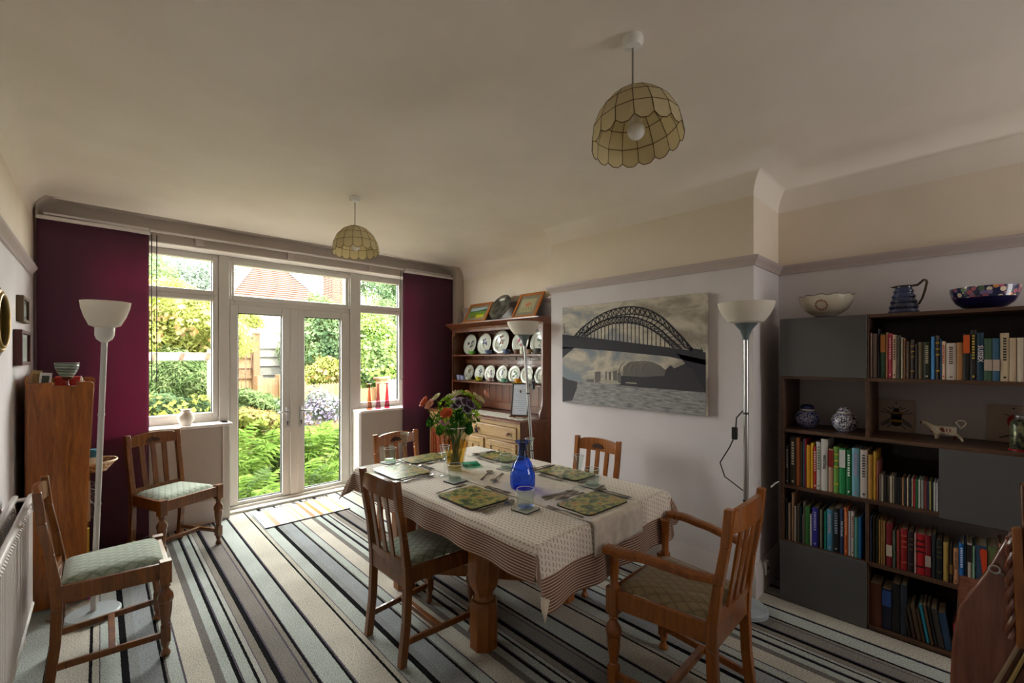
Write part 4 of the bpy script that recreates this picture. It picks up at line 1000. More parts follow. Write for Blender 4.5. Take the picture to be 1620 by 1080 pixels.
def book(d, h, y0, y1, z, col, desc, label, group, kind='book', depth=.15, ink=None, lean=0):
    y0, y1 = max(y0, y1), min(y0, y1); w = y0 - y1 - .0008; yc = (y0+y1)/2
    t = thing(kind, label, 'book' if kind == 'book' else 'disc case', (2.992, yc, z+.0008), 0, group)
    if lean: t.rotation_euler = (lean, 0, 0)
    hw = w/2; cm = cover(col); th = min(.002, w*.2)
    if kind == 'book':
        b = MB(); b.prism([(0.0, -hw*.55), (-.0025, 0), (0.0, hw*.55), (.003, hw), (depth, hw), (depth, hw-th), (.005, hw-th), (.005, -hw+th), (depth, -hw+th), (depth, -hw), (.003, -hw)][::-1], lambda a, c, q: (a, c, q), 0, h)
        b.build('cover', cm, t, ang=50)
        MB().box(.004, depth-.004, -hw+th, hw-th, .003, h-.003).build('pages', m_pages, t, smooth=False)
    else:
        MB().box(0, depth, -hw, hw, 0, h).build('case', cm, t, bev=.0008)
        MB().box(-.0006, 0, -hw*.8, hw*.8, h*.04, h*.96).build('spine_card', cm, t, smooth=False)
    if ink:
        k, *r = ink.split(':')
        if k == 'text':
            lettering(r[0], float(r[2]), (-.0032, 0, h*.56), (R(90), R(90), R(-90)), cover(r[1]), t, 'spine_lettering', bold=True)
        elif k == 'half': MB().box(-.0032, -.001, -hw*.92, hw*.92, h*.58, h*.97).build('spine_label', cover(r[0]), t, smooth=False)
        elif k == 'band': MB().box(-.0032, -.001, -hw*.95, hw*.95, h*.24, h*.5).build('spine_band', cover(r[0]), t, smooth=False)
        elif k == 'patch': MB().prism([(-hw*.2, h*.95), (-hw*.95, h*.93), (-hw*.9, h*.2), (-hw*.3, h*.28), (-hw*.0, h*.6), (hw*.3, h*.9)], lambda a, c, q: (q, a, c), -.0032, -.001).build('torn_label', cover(r[0]), t, smooth=False)
        elif k == 'bands':
            b = MB()
            for f in (.18, .55, .68, .82): b.box(-.0032, -.001, -hw*.95, hw*.95, h*f, h*f + h*.035)
            b.build('spine_bands', cover(r[0]), t, smooth=False)['kind'] = 'stuff'
        elif k == 'marks':
            b = MB(); n_ = 9; rg = random.Random(desc)
            for i in range(n_):
                zz = h*.9 - i*h*.055; b.box(-.0032, -.001, -hw*.4, hw*.4, zz - h*.026 - rg.random()*h*.012, zz)
            b.box(-.0032, -.001, -hw*.3, hw*.3, h*.06, h*.1)
            o = b.build('title_print', cover(r[0]), t, smooth=False); o['kind'] = 'stuff'
    return t
def place(rows, z, where, group, kind='book', depth=.15, lo=None, hi=None):
    for i, r_ in enumerate(rows):
        a, b, h, c, d = r_[:5]; ink = r_[5] if len(r_) > 5 else None
        if hi: a = min(a, hi)
        if lo: b = max(b, lo)
        noun = 'book' if kind == 'book' else 'disc case'
        ln = R(-9) if 'leaning' in d else 0
        if 'leaning' in d: h *= .93; z_ = z + .003; a -= .002; b -= .002
        else: z_ = z
        book(None, h, a, b, z_, c, d, f'{d} {noun}, {ORD[i]} from left {where}', group, kind, depth, ink, ln)
place(ROW_TOP, 1.337, 'on the top bookcase shelf', 'books on the top shelf', hi=.372)
place(ROW_COOKERY, .687, 'in the cookery book compartment', 'cookery books in the second book row', depth=.17, hi=.769)
place(ROW_DISCS, .687, 'in the row of disc cases', 'disc cases beside the cookery books', 'disc_case', .12, hi=.335)
place(ROW_TRAVEL, .355, 'above the lower grey door', 'books above the lower grey door', lo=.3915, hi=.769)
place(ROW_OLD, .355, 'in the row of old red and blue books', 'old books in the third row', hi=.3735)
place(ROW_BOTTOM[:4], .0205, 'in the bottom compartment', 'books in the bottom compartment', hi=.3735)
place([r for r in ROW_BOTTOM[4:]], .0205, 'of the slanting books, bottom compartment', 'slanting books in the bottom compartment')

# things on the bookcase
def lathed(name, label, cat, prof, m, loc, n=36, part='body', group=None, **kw):
    t = thing(name, label, cat, loc, 0, group); MB().lathe(prof, n, **kw).build(part, m, t, ang=60); return t
m_cream = mat('cream_glaze', '#cfc8b4', .2, coat=.4)
t = thing('punch_bowl', 'cream bowl with a brown scalloped rim and small crest, above the grey door', 'bowl', (3.13, .594, 1.6768))
pr = [(.055, 0), (.055, .018), (.07, .024), (.105, .05), (.128, .09), (.137, .128), (.133, .128), (.122, .09), (.1, .055), (.06, .032), (.001, .028)]
def scal(P, n=48, k_=12, amp=.004):
    b = MB(); vs = []
    for r_, z in P:
        for k in range(n):
            a = 2*math.pi*k/n; f = max(0, (z-.06)/.07); vs.append((r_*(1+.02*f*math.cos(k_*a))*math.cos(a), r_*(1+.02*f*math.cos(k_*a))*math.sin(a), z + amp*f*math.cos(k_*a)))
    m = len(P); return b.add(vs, [(i*n+k, i*n+(k+1) % n, (i+1)*n+(k+1) % n, (i+1)*n+k) for i in range(m-1) for k in range(n)] + [tuple(reversed(range(n)))])
scal(pr).build('bowl_body', m_cream, t, ang=70)
rim = MB(); rim.tube([((.135)*(1+.02*math.cos(12*a))*math.cos(a), .135*(1+.02*math.cos(12*a))*math.sin(a), .1285+.004*math.cos(12*a)) for a in [2*math.pi*k/72 for k in range(72)]], .0025, 6, closed=True); rim.build('rim', mat('brown_rim', '#4a2a1c', .3), t)
cr_ = MB(); 
for a in range(14):
    an = a*2*math.pi/14; y = .028*math.cos(an); z = .07 + .026*math.sin(an); r_ = .118 + (z-.07)*.6; cr_.ball((-math.sqrt(max(0, r_*r_-y*y)) - .001, y, z), .0045, 6, 4)
for y in (-.012, .0, .012): cr_.ball((-.122, y, .105), .006, 6, 4)
cr_.build('painted_crest', mat('crest_brown', '#8a3c20', .4), t)
MB().lathe([(.056, .002), (.0565, .008), (.056, .014)], 30, capb=False, capt=False).build('foot_band', mat('blue_band', '#3a3f60', .3), t)
m_bluegz = mottled('cobalt_glaze', '#0f1a3a', '#1c3468', .12, 8, coat=.6)
m_brgz = mat('brown_glaze', '#3a2c18', .2, coat=.5)
t = thing('glazed_jug', 'blue glazed ribbed jug with a brown looped handle on the bookcase', 'jug', (3.13, .25, 1.6768))
jp = [(.058, 0)]; 
for k in range(41):
    z = .004 + .128*k/40; r_ = .064 - .026*(k/40)**1.3 + .0028*math.sin(k/40*2*math.pi*4.5); jp.append((r_, z))
jp += [(.034, .138), (.037, .15), (.034, .15), (.03, .135), (.03, .02), (.001, .015)]
MB().lathe(jp, 32).build('jug_body', m_bluegz, t, ang=70)
MB().lathe([(.038, .146), (.040, .150), (.0385, .153)], 30).add([(-.0, .03, .14), (-.0, .058, .152), (-.012, .028, .152), (.012, .028, .152)], [(0, 2, 1), (0, 1, 3), (2, 3, 1), (0, 3, 2)]).build('rim', m_brgz, t)
MB().tube([(0, -.034, .15), (0, -.055, .152), (0, -.068, .165), (0, -.078, .176), (0, -.088, .172), (0, -.09, .16), (0, -.083, .12), (0, -.073, .08), (0, -.058, .048)], [.006, .006, .006, .006, .006, .006, .0055, .005, .005], 8).build('handle', m_brgz, t)
m_floral = mat('floral_band', '#808080', .2, coat=.5)
v = coord(m_floral, 'Object'); vo = N(m_floral, 'ShaderNodeTexVoronoi'); vo.inputs['Scale'].default_value = 45; m_floral.node_tree.links.new(v, vo.inputs['Vector'])
sx_ = N(m_floral, 'ShaderNodeSeparateColor'); m_floral.node_tree.links.new(vo.outputs['Color'], sx_.inputs[0])
fl = ramp(m_floral, sx_.outputs[0], [(0, '#a85868'), (.25, '#d8c8a8'), (.45, '#4a6a4a'), (.6, '#c88a4a'), (.8, '#7a6a9a')], 'CONSTANT')
dd = mathn(m_floral, 'GREATER_THAN', vo.outputs['Distance'], .5); setcol(m_floral, mixc(m_floral, dd, fl, '#141a44'))
t = thing('fruit_bowl', 'dark blue bowl with a painted flower band at the right of bookcase top', 'bowl', (3.13, -.043, 1.6768))
MB().lathe([(.05, 0), (.052, .008), (.075, .014), (.1, .035), (.112, .058)], 40, capt=False).build('lower_body', mat('deep_blue_glaze', '#0c0e3c', .12, coat=.6), t, ang=70)
MB().lathe([(.112, .058), (.12, .09), (.121, .108), (.118, .108), (.112, .07), (.09, .035), (.001, .02)], 40, capb=False).build('painted_band', m_floral, t, ang=70)
def willow(name, a, b, s):
    m = mat(name, a, .12, coat=.6); v = coord(m, 'Object'); n_ = noise(m, v, s, 2, .5, 2.5); setcol(m, ramp(m, n_, [(.46, a), (.52, b)])); return m
mw1 = willow('blue_white_porcelain', '#1c2a66', '#9aa0bc', 55); mw2 = willow('white_blue_porcelain', '#141c4c', '#dcdde6', 60)
for lab, y, m, mc in (('ginger jar with plain blue lid, left of the two on the shelf', .683, mw1, mat('blue_lid', '#2a3468', .2, coat=.4)), ('ginger jar with patterned lid and brighter white scrolls, nearer the divider', .502, mw2, mw2)):
    t = thing('ginger_jar', 'blue and white ' + lab, 'jar', (3.11, y, 1.0208), R(40), 'ginger jars')
    MB().lathe([(.034, 0), (.036, .004), (.052, .02), (.064, .05), (.064, .068), (.052, .094), (.034, .106), (.03, .11)], 36).build('jar_body', m, t, ang=70)
    MB().lathe([(.036, .106), (.037, .109), (.036, .113)], 36).build('neck_ring', m_chalk, t)
    MB().lathe([(.035, .113), (.036, .12), (.033, .132), (.022, .14), (.001, .143)], 36).build('lid', mc, t, ang=70)
# printed tiles with a bee and a robin
m_tilec = mat('print_card', '#b5a291', .6)
def card(name, label, y0, y1, z0, z1):
    t = thing(name, label, 'picture', (3.31, (y0+y1)/2, z0)); w = (y0-y1)/2; h = z1-z0
    MB().box(0, .006, -w, w, 0, h).build('card', m_tilec, t, bev=.001)
    MB().lathe([(.004, 0), (.004, .002)], 12, (0, 0, h-.014), M=Matrix.Rotation(R(-90), 3, 'Y')).build('hole', m_gasket, t); return t, w, h
t, w_, h_ = card('bee_print', 'square card print of a bumblebee leaning on the wall in the bookcase', .374, .217, 1.0205, 1.20)
m_beeb, m_beey, m_beew = mat('bee_black', '#16120e', .6), mat('bee_yellow', '#a87a14', .6), mat('bee_wing', '#6c6460', .6)
disc = lambda b, cy, cz, ry, rz, x0=-.0015, x1=0, n=24: b.prism([(cy + ry*math.cos(2*math.pi*k/n), cz + rz*math.sin(2*math.pi*k/n)) for k in range(n)], lambda a, c, q: (q, a, c), x0, x1)
b = MB(); disc(b, 0, .092, .024, .030); disc(b, 0, .06, .025, .03); disc(b, 0, .124, .013, .011, -.002)
for s in (-1, 1):
    for y1, z1, y2, z2 in ((.018, .105, .055, .128), (.02, .1, .068, .112), (.015, .125, .04, .14), (.02, .045, .04, .02), (.004, .132, .02, .142)):
        b.bar((-.0012, s*y1, z1), (-.0012, s*y2, z2), .002, .0035, up=(0, 1, 0))
b.build('printed_body', m_beeb, t, smooth=False)
b = MB(); 
for s in (-1, 1): b.prism([(s*.02, .085), (s*.05, .06), (s*.072, .035), (s*.06, .028), (s*.03, .045)][::s], lambda a, c, q: (q, a, c), -.001, 0)
b.build('printed_wings', m_beew, t, smooth=False)['kind'] = 'stuff'
b = MB(); b.box(-.0022, -.001, -.022, .022, .104, .112); b.box(-.0022, -.001, -.025, .025, .056, .069); b.build('printed_stripes', m_beey, t, smooth=False)
disc(MB(), 0, .034, .016, .006).build('printed_tail', mat('bee_tail_white', '#b0a89c', .6), t, smooth=False)
t, w_, h_ = card('robin_print', 'square card print of a robin at the right edge of the bookcase', -.055, -.235, 1.0205, 1.205)
disc(MB(), -.0, .105, .022, .034).build('printed_breast', mat('robin_red', '#a8180c', .6), t, smooth=False)
b = MB(); disc(b, -.025, .1, .02, .035); b.bar((-.0012, .015, .135), (-.0012, .032, .14), .002, .003, up=(0, 1, 0)); b.bar((-.0012, .018, .12), (-.0012, .034, .12), .002, .003, up=(0, 1, 0)); b.bar((-.0012, .048, .02), (-.0012, -.03, .055), .002, .005, up=(0, 1, 0)); b.build('printed_bird', m_beeb, t, smooth=False)
# cow creamer: one continuous skinned figure
def skin(name, verts, edges, rad, m, parent, sub=2):
    me = bpy.data.meshes.new(name); me.from_pydata(verts, edges, []); o = bpy.data.objects.new(name, me); COL.objects.link(o); o.parent = parent
    sm = o.modifiers.new('skin', 'SKIN'); sv = me.skin_vertices[0].data
    for i, r_ in enumerate(rad): sv[i].radius = (r_, r_) if not isinstance(r_, tuple) else r_
    sv[0].use_root = True; sm.use_smooth_shade = True
    q = o.modifiers.new('smooth', 'SUBSURF'); q.levels = q.render_levels = sub; me.materials.append(m); return o
m_cow = mat('cow_glaze', '#cdbfa4', .2, coat=.5)
v = coord(m_cow, 'Object'); n_ = noise(m_cow, v, 16, 1); setcol(m_cow, ramp(m_cow, n_, [(.535, '#d0c3a9'), (.56, '#6a2410')]))
t = thing('cow_creamer', 'brown and white china cow with raised head and looped tail', 'figurine', (3.14, .095, 1.021), R(0))
V = [(0, -.02, .052), (0, .012, .052), (0, .034, .055), (0, .052, .068), (0, .066, .083), (0, .080, .086), (0, .092, .082), (0, -.045, .053),
     (-.012, .030, .030), (-.012, .030, .004), (.012, .026, .030), (.012, .026, .004), (-.012, -.048, .032), (-.013, -.062, .018), (-.013, -.066, .003), (.012, -.040, .03), (.012, -.036, .018), (.012, -.038, .003)]
E_ = [(0, 1), (1, 2), (2, 3), (3, 4), (4, 5), (5, 6), (0, 7), (2, 8), (8, 9), (2, 10), (10, 11), (7, 12), (12, 13), (13, 14), (7, 15), (15, 16), (16, 17)]
rr = [.024, .024, .021, .014, .013, .011, .007, .021, .009, .0055, .009, .0055, .009, .006, .0055, .009, .006, .0055]
skin('body', V, E_, rr, m_cow, t)
MB().tube([(0, -.058, .066), (0, -.052, .082), (0, -.042, .094), (0, -.052, .108), (0, -.068, .108), (0, -.078, .096), (0, -.072, .082), (0, -.062, .07)], .0032, 8).build('tail', m_cream, t)
e = MB(); 
for s in (-1, 1): e.ball((s*.014, .062, .096), .006, 8, 6, sc=(1.4, .8, .6)); e.tube([(s*.006, .066, .096), (s*.011, .066, .104)], [.002, .0012], 6)
e.build('ears_and_horns', m_cream, t)
e = MB(); e.prism([(-.009, .062), (.009, .062), (.009, .052), (0, .044), (-.009, .052)], lambda a, c, q: (q, a-.015, c), -.0226, -.020); e.build('shield_badge', mat('shield_red', '#8a1c14', .3), t, smooth=False)
e = MB(); e.box(-.0236, -.0226, -.020, -.010, .052, .056); e.box(-.0236, -.0226, -.017, -.013, .048, .060); e.build('badge_cross', m_chalk, t, smooth=False)
t = thing('metal_flask', 'dark patterned metal flask with red foot at bookcase right edge', 'flask', (3.06, -.155, 1.0205))
MB().lathe([(.032, .006), (.034, .012), (.034, .12), (.026, .138), (.018, .143)], 28).build('flask_body', mottled('flask_print', '#1c2420', '#7a7a5a', .3, 40, metal=.5), t)
MB().lathe([(.038, 0), (.038, .005), (.032, .008)], 28).build('red_foot', mat('red_enamel', '#8c101c', .3), t)
MB().lathe([(.018, .143), (.02, .146), (.02, .16), (.016, .163)], 24).build('cap', m_silver, t)

# ---------------------------------------------------------------- canvas with the bridge photograph
cv = thing('canvas_print', 'large canvas photograph of an arched steel bridge over a river', 'picture', (2.81, 2.355, 1.07))
m_sky = mat('print_sky', '#b5ab9c', .7)
v = coord(m_sky, 'Object', (1, 1, 1.8)); n_ = noise(m_sky, v, 3.2, 5, .6, .6); sp = N(m_sky, 'ShaderNodeSeparateXYZ'); m_sky.node_tree.links.new(coord(m_sky, 'Object'), sp.inputs[0])
lft = mathn(m_sky, 'ADD', n_, mathn(m_sky, 'MULTIPLY', mathn(m_sky, 'ADD', sp.outputs[1], .55), -.16))
setcol(m_sky, ramp(m_sky, lft, [(.36, '#7d8890'), (.45, '#a39d94'), (.53, '#c3bba9'), (.7, '#8f8679')]))
m_water = mat('print_water', '#8a8a8c', .7); v = coord(m_water, 'Object', (1, 1.5, 9)); n_ = noise(m_water, v, 9, 5, .65); setcol(m_water, ramp(m_water, n_, [(.32, '#5c5b60'), (.5, '#8b8a8b'), (.68, '#aaa6a0')]))
m_ink = mat('print_black', '#2a2730', .7); m_inkg = mat('print_grey', '#67635f', .7); m_inkl = mat('print_light', '#a39c8c', .7); m_ink2 = mat('print_dark', '#353239', .7)
CP = lambda a, c, q: (-q, -a, c)    # print plane: a along the wall, c up, q proud of the canvas
MB().box(0, .038, -1.19, -.0, 0, .79).build('canvas', m_sky, cv, bev=.002, smooth=False)
def pl(nm, poly, m, q): MB().prism(poly, CP, 0, q).build(nm, m, cv, smooth=False)
pl('printed_water', [(.002, .002), (1.188, .002), (1.188, .172), (.925, .17), (.579, .168), (.313, .18), (.002, .18)], m_water, .0006)
pl('printed_riverbank', [(.50, .168), (.558, .174), (.568, .239), (.74, .235), (.907, .283), (.951, .322), (.978, .301), (1.054, .335), (1.095, .364), (1.188, .364), (1.188, .150), (.925, .158), (.74, .16)], m_ink2, .0009)
pl('printed_hall', [(.579, .239), (.584, .303), (.63, .339), (.681, .347), (.759, .349), (.825, .341), (.88, .316), (.916, .287), (.907, .249), (.74, .235)], m_inkg, .0012)
b = MB()
for k in range(5):
    c0 = .60 + k*.045; b.tube([CP(c0 + .04*math.cos(a)*(1.4), .24 + .10*math.sin(a), .0016) for a in [math.pi*(.95 - .45*j/6) for j in range(7)]], .003, 4)
b.build('printed_roof_ribs', m_inkl, cv)
pl('printed_quay', [(.002, .215), (.053, .192), (.162, .176), (.149, .115), (.105, .02), (.002, .005)], m_ink2, .0009)
b = MB()
for a0, a1, c1 in ((.331, .382, .266), (.427, .44, .267), (.458, .478, .268), (.497, .53, .276), (.535, .565, .262), (.25, .32, .205)): b.prism([(a0, .18), (a1, .178), (a1, c1), (a0, c1-.004)], CP, 0, .001)
b.build('printed_towers', m_inkg, cv, smooth=False)['kind'] = 'stuff'
b = MB(); b.prism([(.36, .184), (.56, .178), (.53, .20), (.45, .206), (.39, .196)], CP, 0, .0013); b.prism([(.60, .185), (.70, .183), (.69, .192), (.61, .193)], CP, 0, .0013); b.build('printed_boat', m_inkl, cv, smooth=False)
pl('printed_deck', [(.002, .566), (.427, .512), (.834, .457), (1.188, .407), (1.188, .325), (.943, .38), (.536, .419), (.13, .45), (.002, .447)], m_ink, .0018)
pl('printed_abutment', [(.002, .46), (.128, .455), (.002, .37)], m_ink, .0018)
pl('printed_abutment', [(1.0, .40), (1.188, .36), (1.188, .15), (1.10, .30), (1.07, .315)], m_ink, .0018)
outer = [(.13, .55), (.193, .603), (.254, .639), (.313, .672), (.371, .699), (.427, .719), (.483, .733), (.536, .741), (.589, .746), (.661, .744), (.74, .728), (.787, .711), (.834, .689), (.871, .665), (.907, .637), (.938, .608), (.969, .575), (.999, .546), (1.029, .515), (1.07, .465), (1.103, .428)]
inner = [(.236, .537), (.313, .578), (.405, .612), (.493, .63), (.599, .632), (.69, .62), (.787, .584), (.862, .538), (.925, .485), (.973, .438)]
def lerp_path(P, n_):
    L = [0]
    for p, q in zip(P[:-1], P[1:]): L.append(L[-1] + math.hypot(q[0]-p[0], q[1]-p[1]))
    o = []
    for i in range(n_+1):
        s = L[-1]*i/n_; j = max(k for k in range(len(L)) if L[k] <= s+1e-9); j = min(j, len(P)-2); f = (s-L[j])/(L[j+1]-L[j]); o.append((P[j][0]+(P[j+1][0]-P[j][0])*f, P[j][1]+(P[j+1][1]-P[j][1])*f))
    return o
def strip(b, P, w, q=.0024):
    for p, r_ in zip(P[:-1], P[1:]): b.bar(CP(p[0], p[1], q/2), CP(r_[0], r_[1], q/2), q, w, up=(0, 0, 1))
n_ = 26; O_ = lerp_path(outer, n_); M1 = [(p[0]+.006, p[1]-.055 if 2 < i < n_-1 else p[1]-.03) for i, p in enumerate(O_)]; I_ = lerp_path(inner, n_); M2 = lerp_path([(.20, .545), (.29, .61), (.40, .655), (.5, .672), (.61, .676), (.70, .66), (.80, .62), (.88, .565), (.95, .50), (1.03, .43)], n_)
b = MB(); strip(b, O_, .010); strip(b, M1, .008); strip(b, M2, .010); strip(b, I_, .009)
for i in range(n_):
    strip(b, [O_[i], M1[i+1]], .0045); strip(b, [O_[i+1], M1[i]], .0045); strip(b, [M2[i], I_[i+1]], .0045); strip(b, [M2[i+1], I_[i]], .0045); strip(b, [O_[i], I_[i]], .004)
b.build('printed_arch', m_ink, cv, smooth=False)
b = MB()
for k in range(22):
    a0 = .26 + k*.0325; zt = None
    for p, q in zip(I_[:-1], I_[1:]):
        if p[0] <= a0 <= q[0]: zt = p[1] + (q[1]-p[1])*(a0-p[0])/(q[0]-p[0])
    if zt: strip(b, [(a0, zt), (a0, .566-.134*a0)], .0035)
strip(b, [(.02, .575), (.02, .655)], .003); strip(b, [(.42, .51), (.42, .545)], .003); strip(b, [(1.16, .41), (1.16, .44)], .004); strip(b, [(1.09, .425), (1.17, .415)], .02)
b.build('printed_hangers', m_ink, cv, smooth=False)['kind'] = 'stuff'

# ---------------------------------------------------------------- bureau at the right edge of the frame
t = thing('writing_bureau', 'dark mahogany bureau with slanting side and rope-twist column, at right edge', 'bureau', (1.6, 0, 0))
QP = lambda a, c, q: (q, a, c)
MB().prism([(.033, 0), (.038, .62), (.034, .715), (.022, .808), (-.025, .914), (-.066, 1.03), (-.075, 1.03), (-.45, 1.03), (-.45, 0)], QP, 0, .022).build('side_panel', m_bur, t, bev=.004)
MB().prism([(-.092, .70), (-.080, 1.145), (-.45, 1.145), (-.45, .70)], QP, -.004, .03).build('gallery_panel', m_oakd, t, bev=.004)
MB().prism([(-.074, .76), (-.066, 1.04), (-.082, 1.045), (-.092, .76)], QP, -.02, .0).build('orange_stile', m_oak, t, bev=.002)
b = MB(); zz0, zz1 = .772, 1.015
for ph in (0, math.pi):
    b.tube([(-.008 + .0045*math.cos(ph + k*.33), -.0655 + .0045*math.sin(ph + k*.33), zz0 + (zz1-zz0)*k/60) for k in range(61)], .0062, 8)
b.build('rope_twist', m_bur, t)
MB().prism([(-.035, .62), (-.088, .785), (-.084, .79), (-.030, .625)], QP, -.016, 0).build('edge_trim', mat('trim_highlight', '#8c765c', .3), t, bev=.001)
MB().prism([(-.046, .60), (-.10, .78), (-.096, .785), (-.041, .605)], QP, -.022, 0).build('lower_trim', mat('trim_gold', '#9a8048', .4), t, bev=.001)
MB().prism([(-.05, .45), (-.05, .60), (-.102, .775), (-.40, .775), (-.40, .45)], QP, -.012, 0).build('lower_panel', m_oakd, t, bev=.001)
MB().box(.022, .55, -.45, .030, 0, .70).build('carcase', m_bur, t, bev=.004)
k = MB(); k.tube([(-.012 + 0, -.039 + .009*math.cos(a), .930 + .009*math.sin(a)) for a in [2*math.pi*j/20 for j in range(20)]], .0022, 6, closed=True); k.tube([(-.012, -.047, .926), (-.010, -.055, .921), (0.0, -.062, .917)], .002, 6)
tagged(k.build('key', m_silver), 'small metal key with a round bow in the bureau lock', 'key').location = (1.6, 0, 0)
# ---------------------------------------------------------------- plate dresser in the far alcove
DY0, DY1 = 2.84, 4.34
dr = thing('dresser', 'tall dark wood plate dresser in the alcove beside the right blind', 'dresser', (0, 0, 0))
def db(nm, x0, x1, y0, y1, z0, z1, m=m_dress, bev=.003): return MB().box(x0, x1, y0, y1, z0, z1).build(nm, m, dr, bev=bev)
for y0, y1 in ((DY0, DY0+.022), (DY1-.022, DY1)):
    MB().prism([(3.10, 1.1), (3.10, 1.78), (3.325, 1.78), (3.325, .85), (3.06, .85), (3.06, .9), (3.085, .95), (3.10, 1.02)], lambda a, c, q: (a, q, c), y0, y1).build('rack_side', m_dress, dr, bev=.003)
MB().prism([(3.09, 1.765), (3.085, 1.785), (3.055, 1.80), (3.03, 1.82), (3.02, 1.828), (3.02, 1.84), (3.335, 1.84), (3.335, 1.765)], lambda a, c, q: (a, q, c), DY0-.015, DY1+.015).build('cornice', m_dress, dr, ang=25)
db('frieze', 3.10, 3.12, DY0+.022, DY1-.022, 1.735, 1.78)
for z in (1.475, 1.17): db('rack_shelf', 3.095, 3.31, DY0+.022, DY1-.022, z-.02, z)
for z in (1.41, 1.09): pass
db('plate_rail', 3.275, 3.30, DY0+.022, DY1-.022, 1.365, 1.415); db('plate_rail', 3.275, 3.30, DY0+.022, DY1-.022, .865, .93)
me = MB().box(3.306, 3.318, 0, .1075, .855, 1.765).mesh('back_board', m_dressl if 0 else m_dress, False)
for k in range(13): share(me, 'back_board', dr, (0, DY0+.026 + k*.1125, 0))
for y, s in ((DY0+.022, 1), (DY1-.022, -1)):
    MB().prism([(0, 1.735), (s*.06, 1.735), (s*.045, 1.72), (s*.04, 1.70), (s*.02, 1.69), (s*.012, 1.67), (0, 1.65)][::s], lambda a, c, q: (q, y+a, c), 3.102, 3.116).build('bracket', m_dress, dr, smooth=False)
# base
db('base_top', 2.775, 3.325, DY0-.012, DY1+.012, .828, .85)
db('side_panel', 2.80, 3.32, DY0, DY0+.02, .03, .828); db('side_panel', 2.80, 3.32, DY1-.02, DY1, .03, .828)
for x0, x1, z0, z1 in ((2.80, 2.86, .05, .828), (3.24, 3.32, .05, .828), (2.86, 3.24, .74, .828), (2.86, 3.24, .05, .14)): MB().box(x0, x1, DY0-.008, DY0, z0, z1).build('side_framing', m_dress, dr, bev=.002)
db('carcase', 2.81, 3.31, DY0+.02, DY1-.02, .06, .825, m_dress)
fr = MB(); fr.box(2.788, 2.812, DY0, DY0+.035, .03, .828); fr.box(2.788, 2.812, DY1-.035, DY1, .03, .828); fr.box(2.788, 2.812, DY0+.035, DY1-.035, .79, .828); fr.box(2.788, 2.812, DY0+.035, DY1-.035, .645, .668); fr.box(2.788, 2.812, 3.575, 3.605, .668, .79); fr.box(2.788, 2.812, DY0+.035, DY1-.035, .05, .12)
for y in (3.32, 3.84): fr.box(2.788, 2.812, y-.02, y+.02, .12, .645)
fr.build('front_frame', m_dressl, dr, bev=.002)
for y0, y1, kn in ((DY0+.04, 3.57, (2.975, 3.44)), (3.61, DY1-.04, (3.73, 4.17))):
    o = MB().box(2.778, 2.80, y0, y1, .672, .786).build('drawer', m_dressl, dr, bev=.006)
    for y in kn: MB().lathe([(.008, 0), (.008, .012), (.018, .018), (.019, .026), (.01, .032)], 16, (2.778, y, .726), M=Matrix.Rotation(R(-90), 3, 'Y')).build('knob', m_oakd, o)
for y0, y1, m in ((DY0+.04, 3.295, m_dressl), (3.345, 3.815, m_dressl), (3.865, DY1-.04, mat('red_brown_panel', '#7c3a20', .35))):
    d_ = MB().box(2.786, 2.80, y0, y1, .125, .64).build('door', m, dr, bev=.003)
    f = MB(); rect = (y0+.005, y1-.005, .13, .635); w_ = .05
    f.box(2.776, 2.787, rect[0], rect[0]+w_, rect[2], rect[3]); f.box(2.776, 2.787, rect[1]-w_, rect[1], rect[2], rect[3]); f.box(2.776, 2.787, rect[0]+w_, rect[1]-w_, rect[2], rect[2]+w_); f.box(2.776, 2.787, rect[0]+w_, rect[1]-w_, rect[3]-w_, rect[3]); f.build('door_frame', m, d_, bev=.003)
    c_ = MB()
    for k in range(4 if y0 > 3.8 else 3):
        yy = y0 + .09 + k*(y1-y0-.18)/3; c_.bar((2.780, yy, .20), (2.780, yy, .56), .012, .01, up=(1, 0, 0))
    c_.build('linen_fold', m, d_, bev=.002)['kind'] = 'stuff'
cb_ = MB()
for k in range(13):
    y = 2.90 + k*.031; cb_.tube([(2.779, y + .018*math.cos(a), .606 + .016*math.sin(a)) for a in [2*math.pi*j/10 for j in range(10)]], .0045, 5, closed=True)
o = cb_.build('carved_guilloche', mat('carving_pale', '#a48c6a', .5), dr); o['label'] = 'pale carved interlaced band'; o['kind'] = 'stuff'
MB().box(2.784, 2.80, 2.885, 3.29, .58, .632).build('carved_band_ground', m_oakd, dr, bev=.002)
for y in (DY0+.04, DY1-.04):
    for x in (2.83, 3.29): MB().lathe([(.03, 0), (.034, .02), (.028, .05)], 14, (x, y, 0)).build('foot', m_dress, dr)
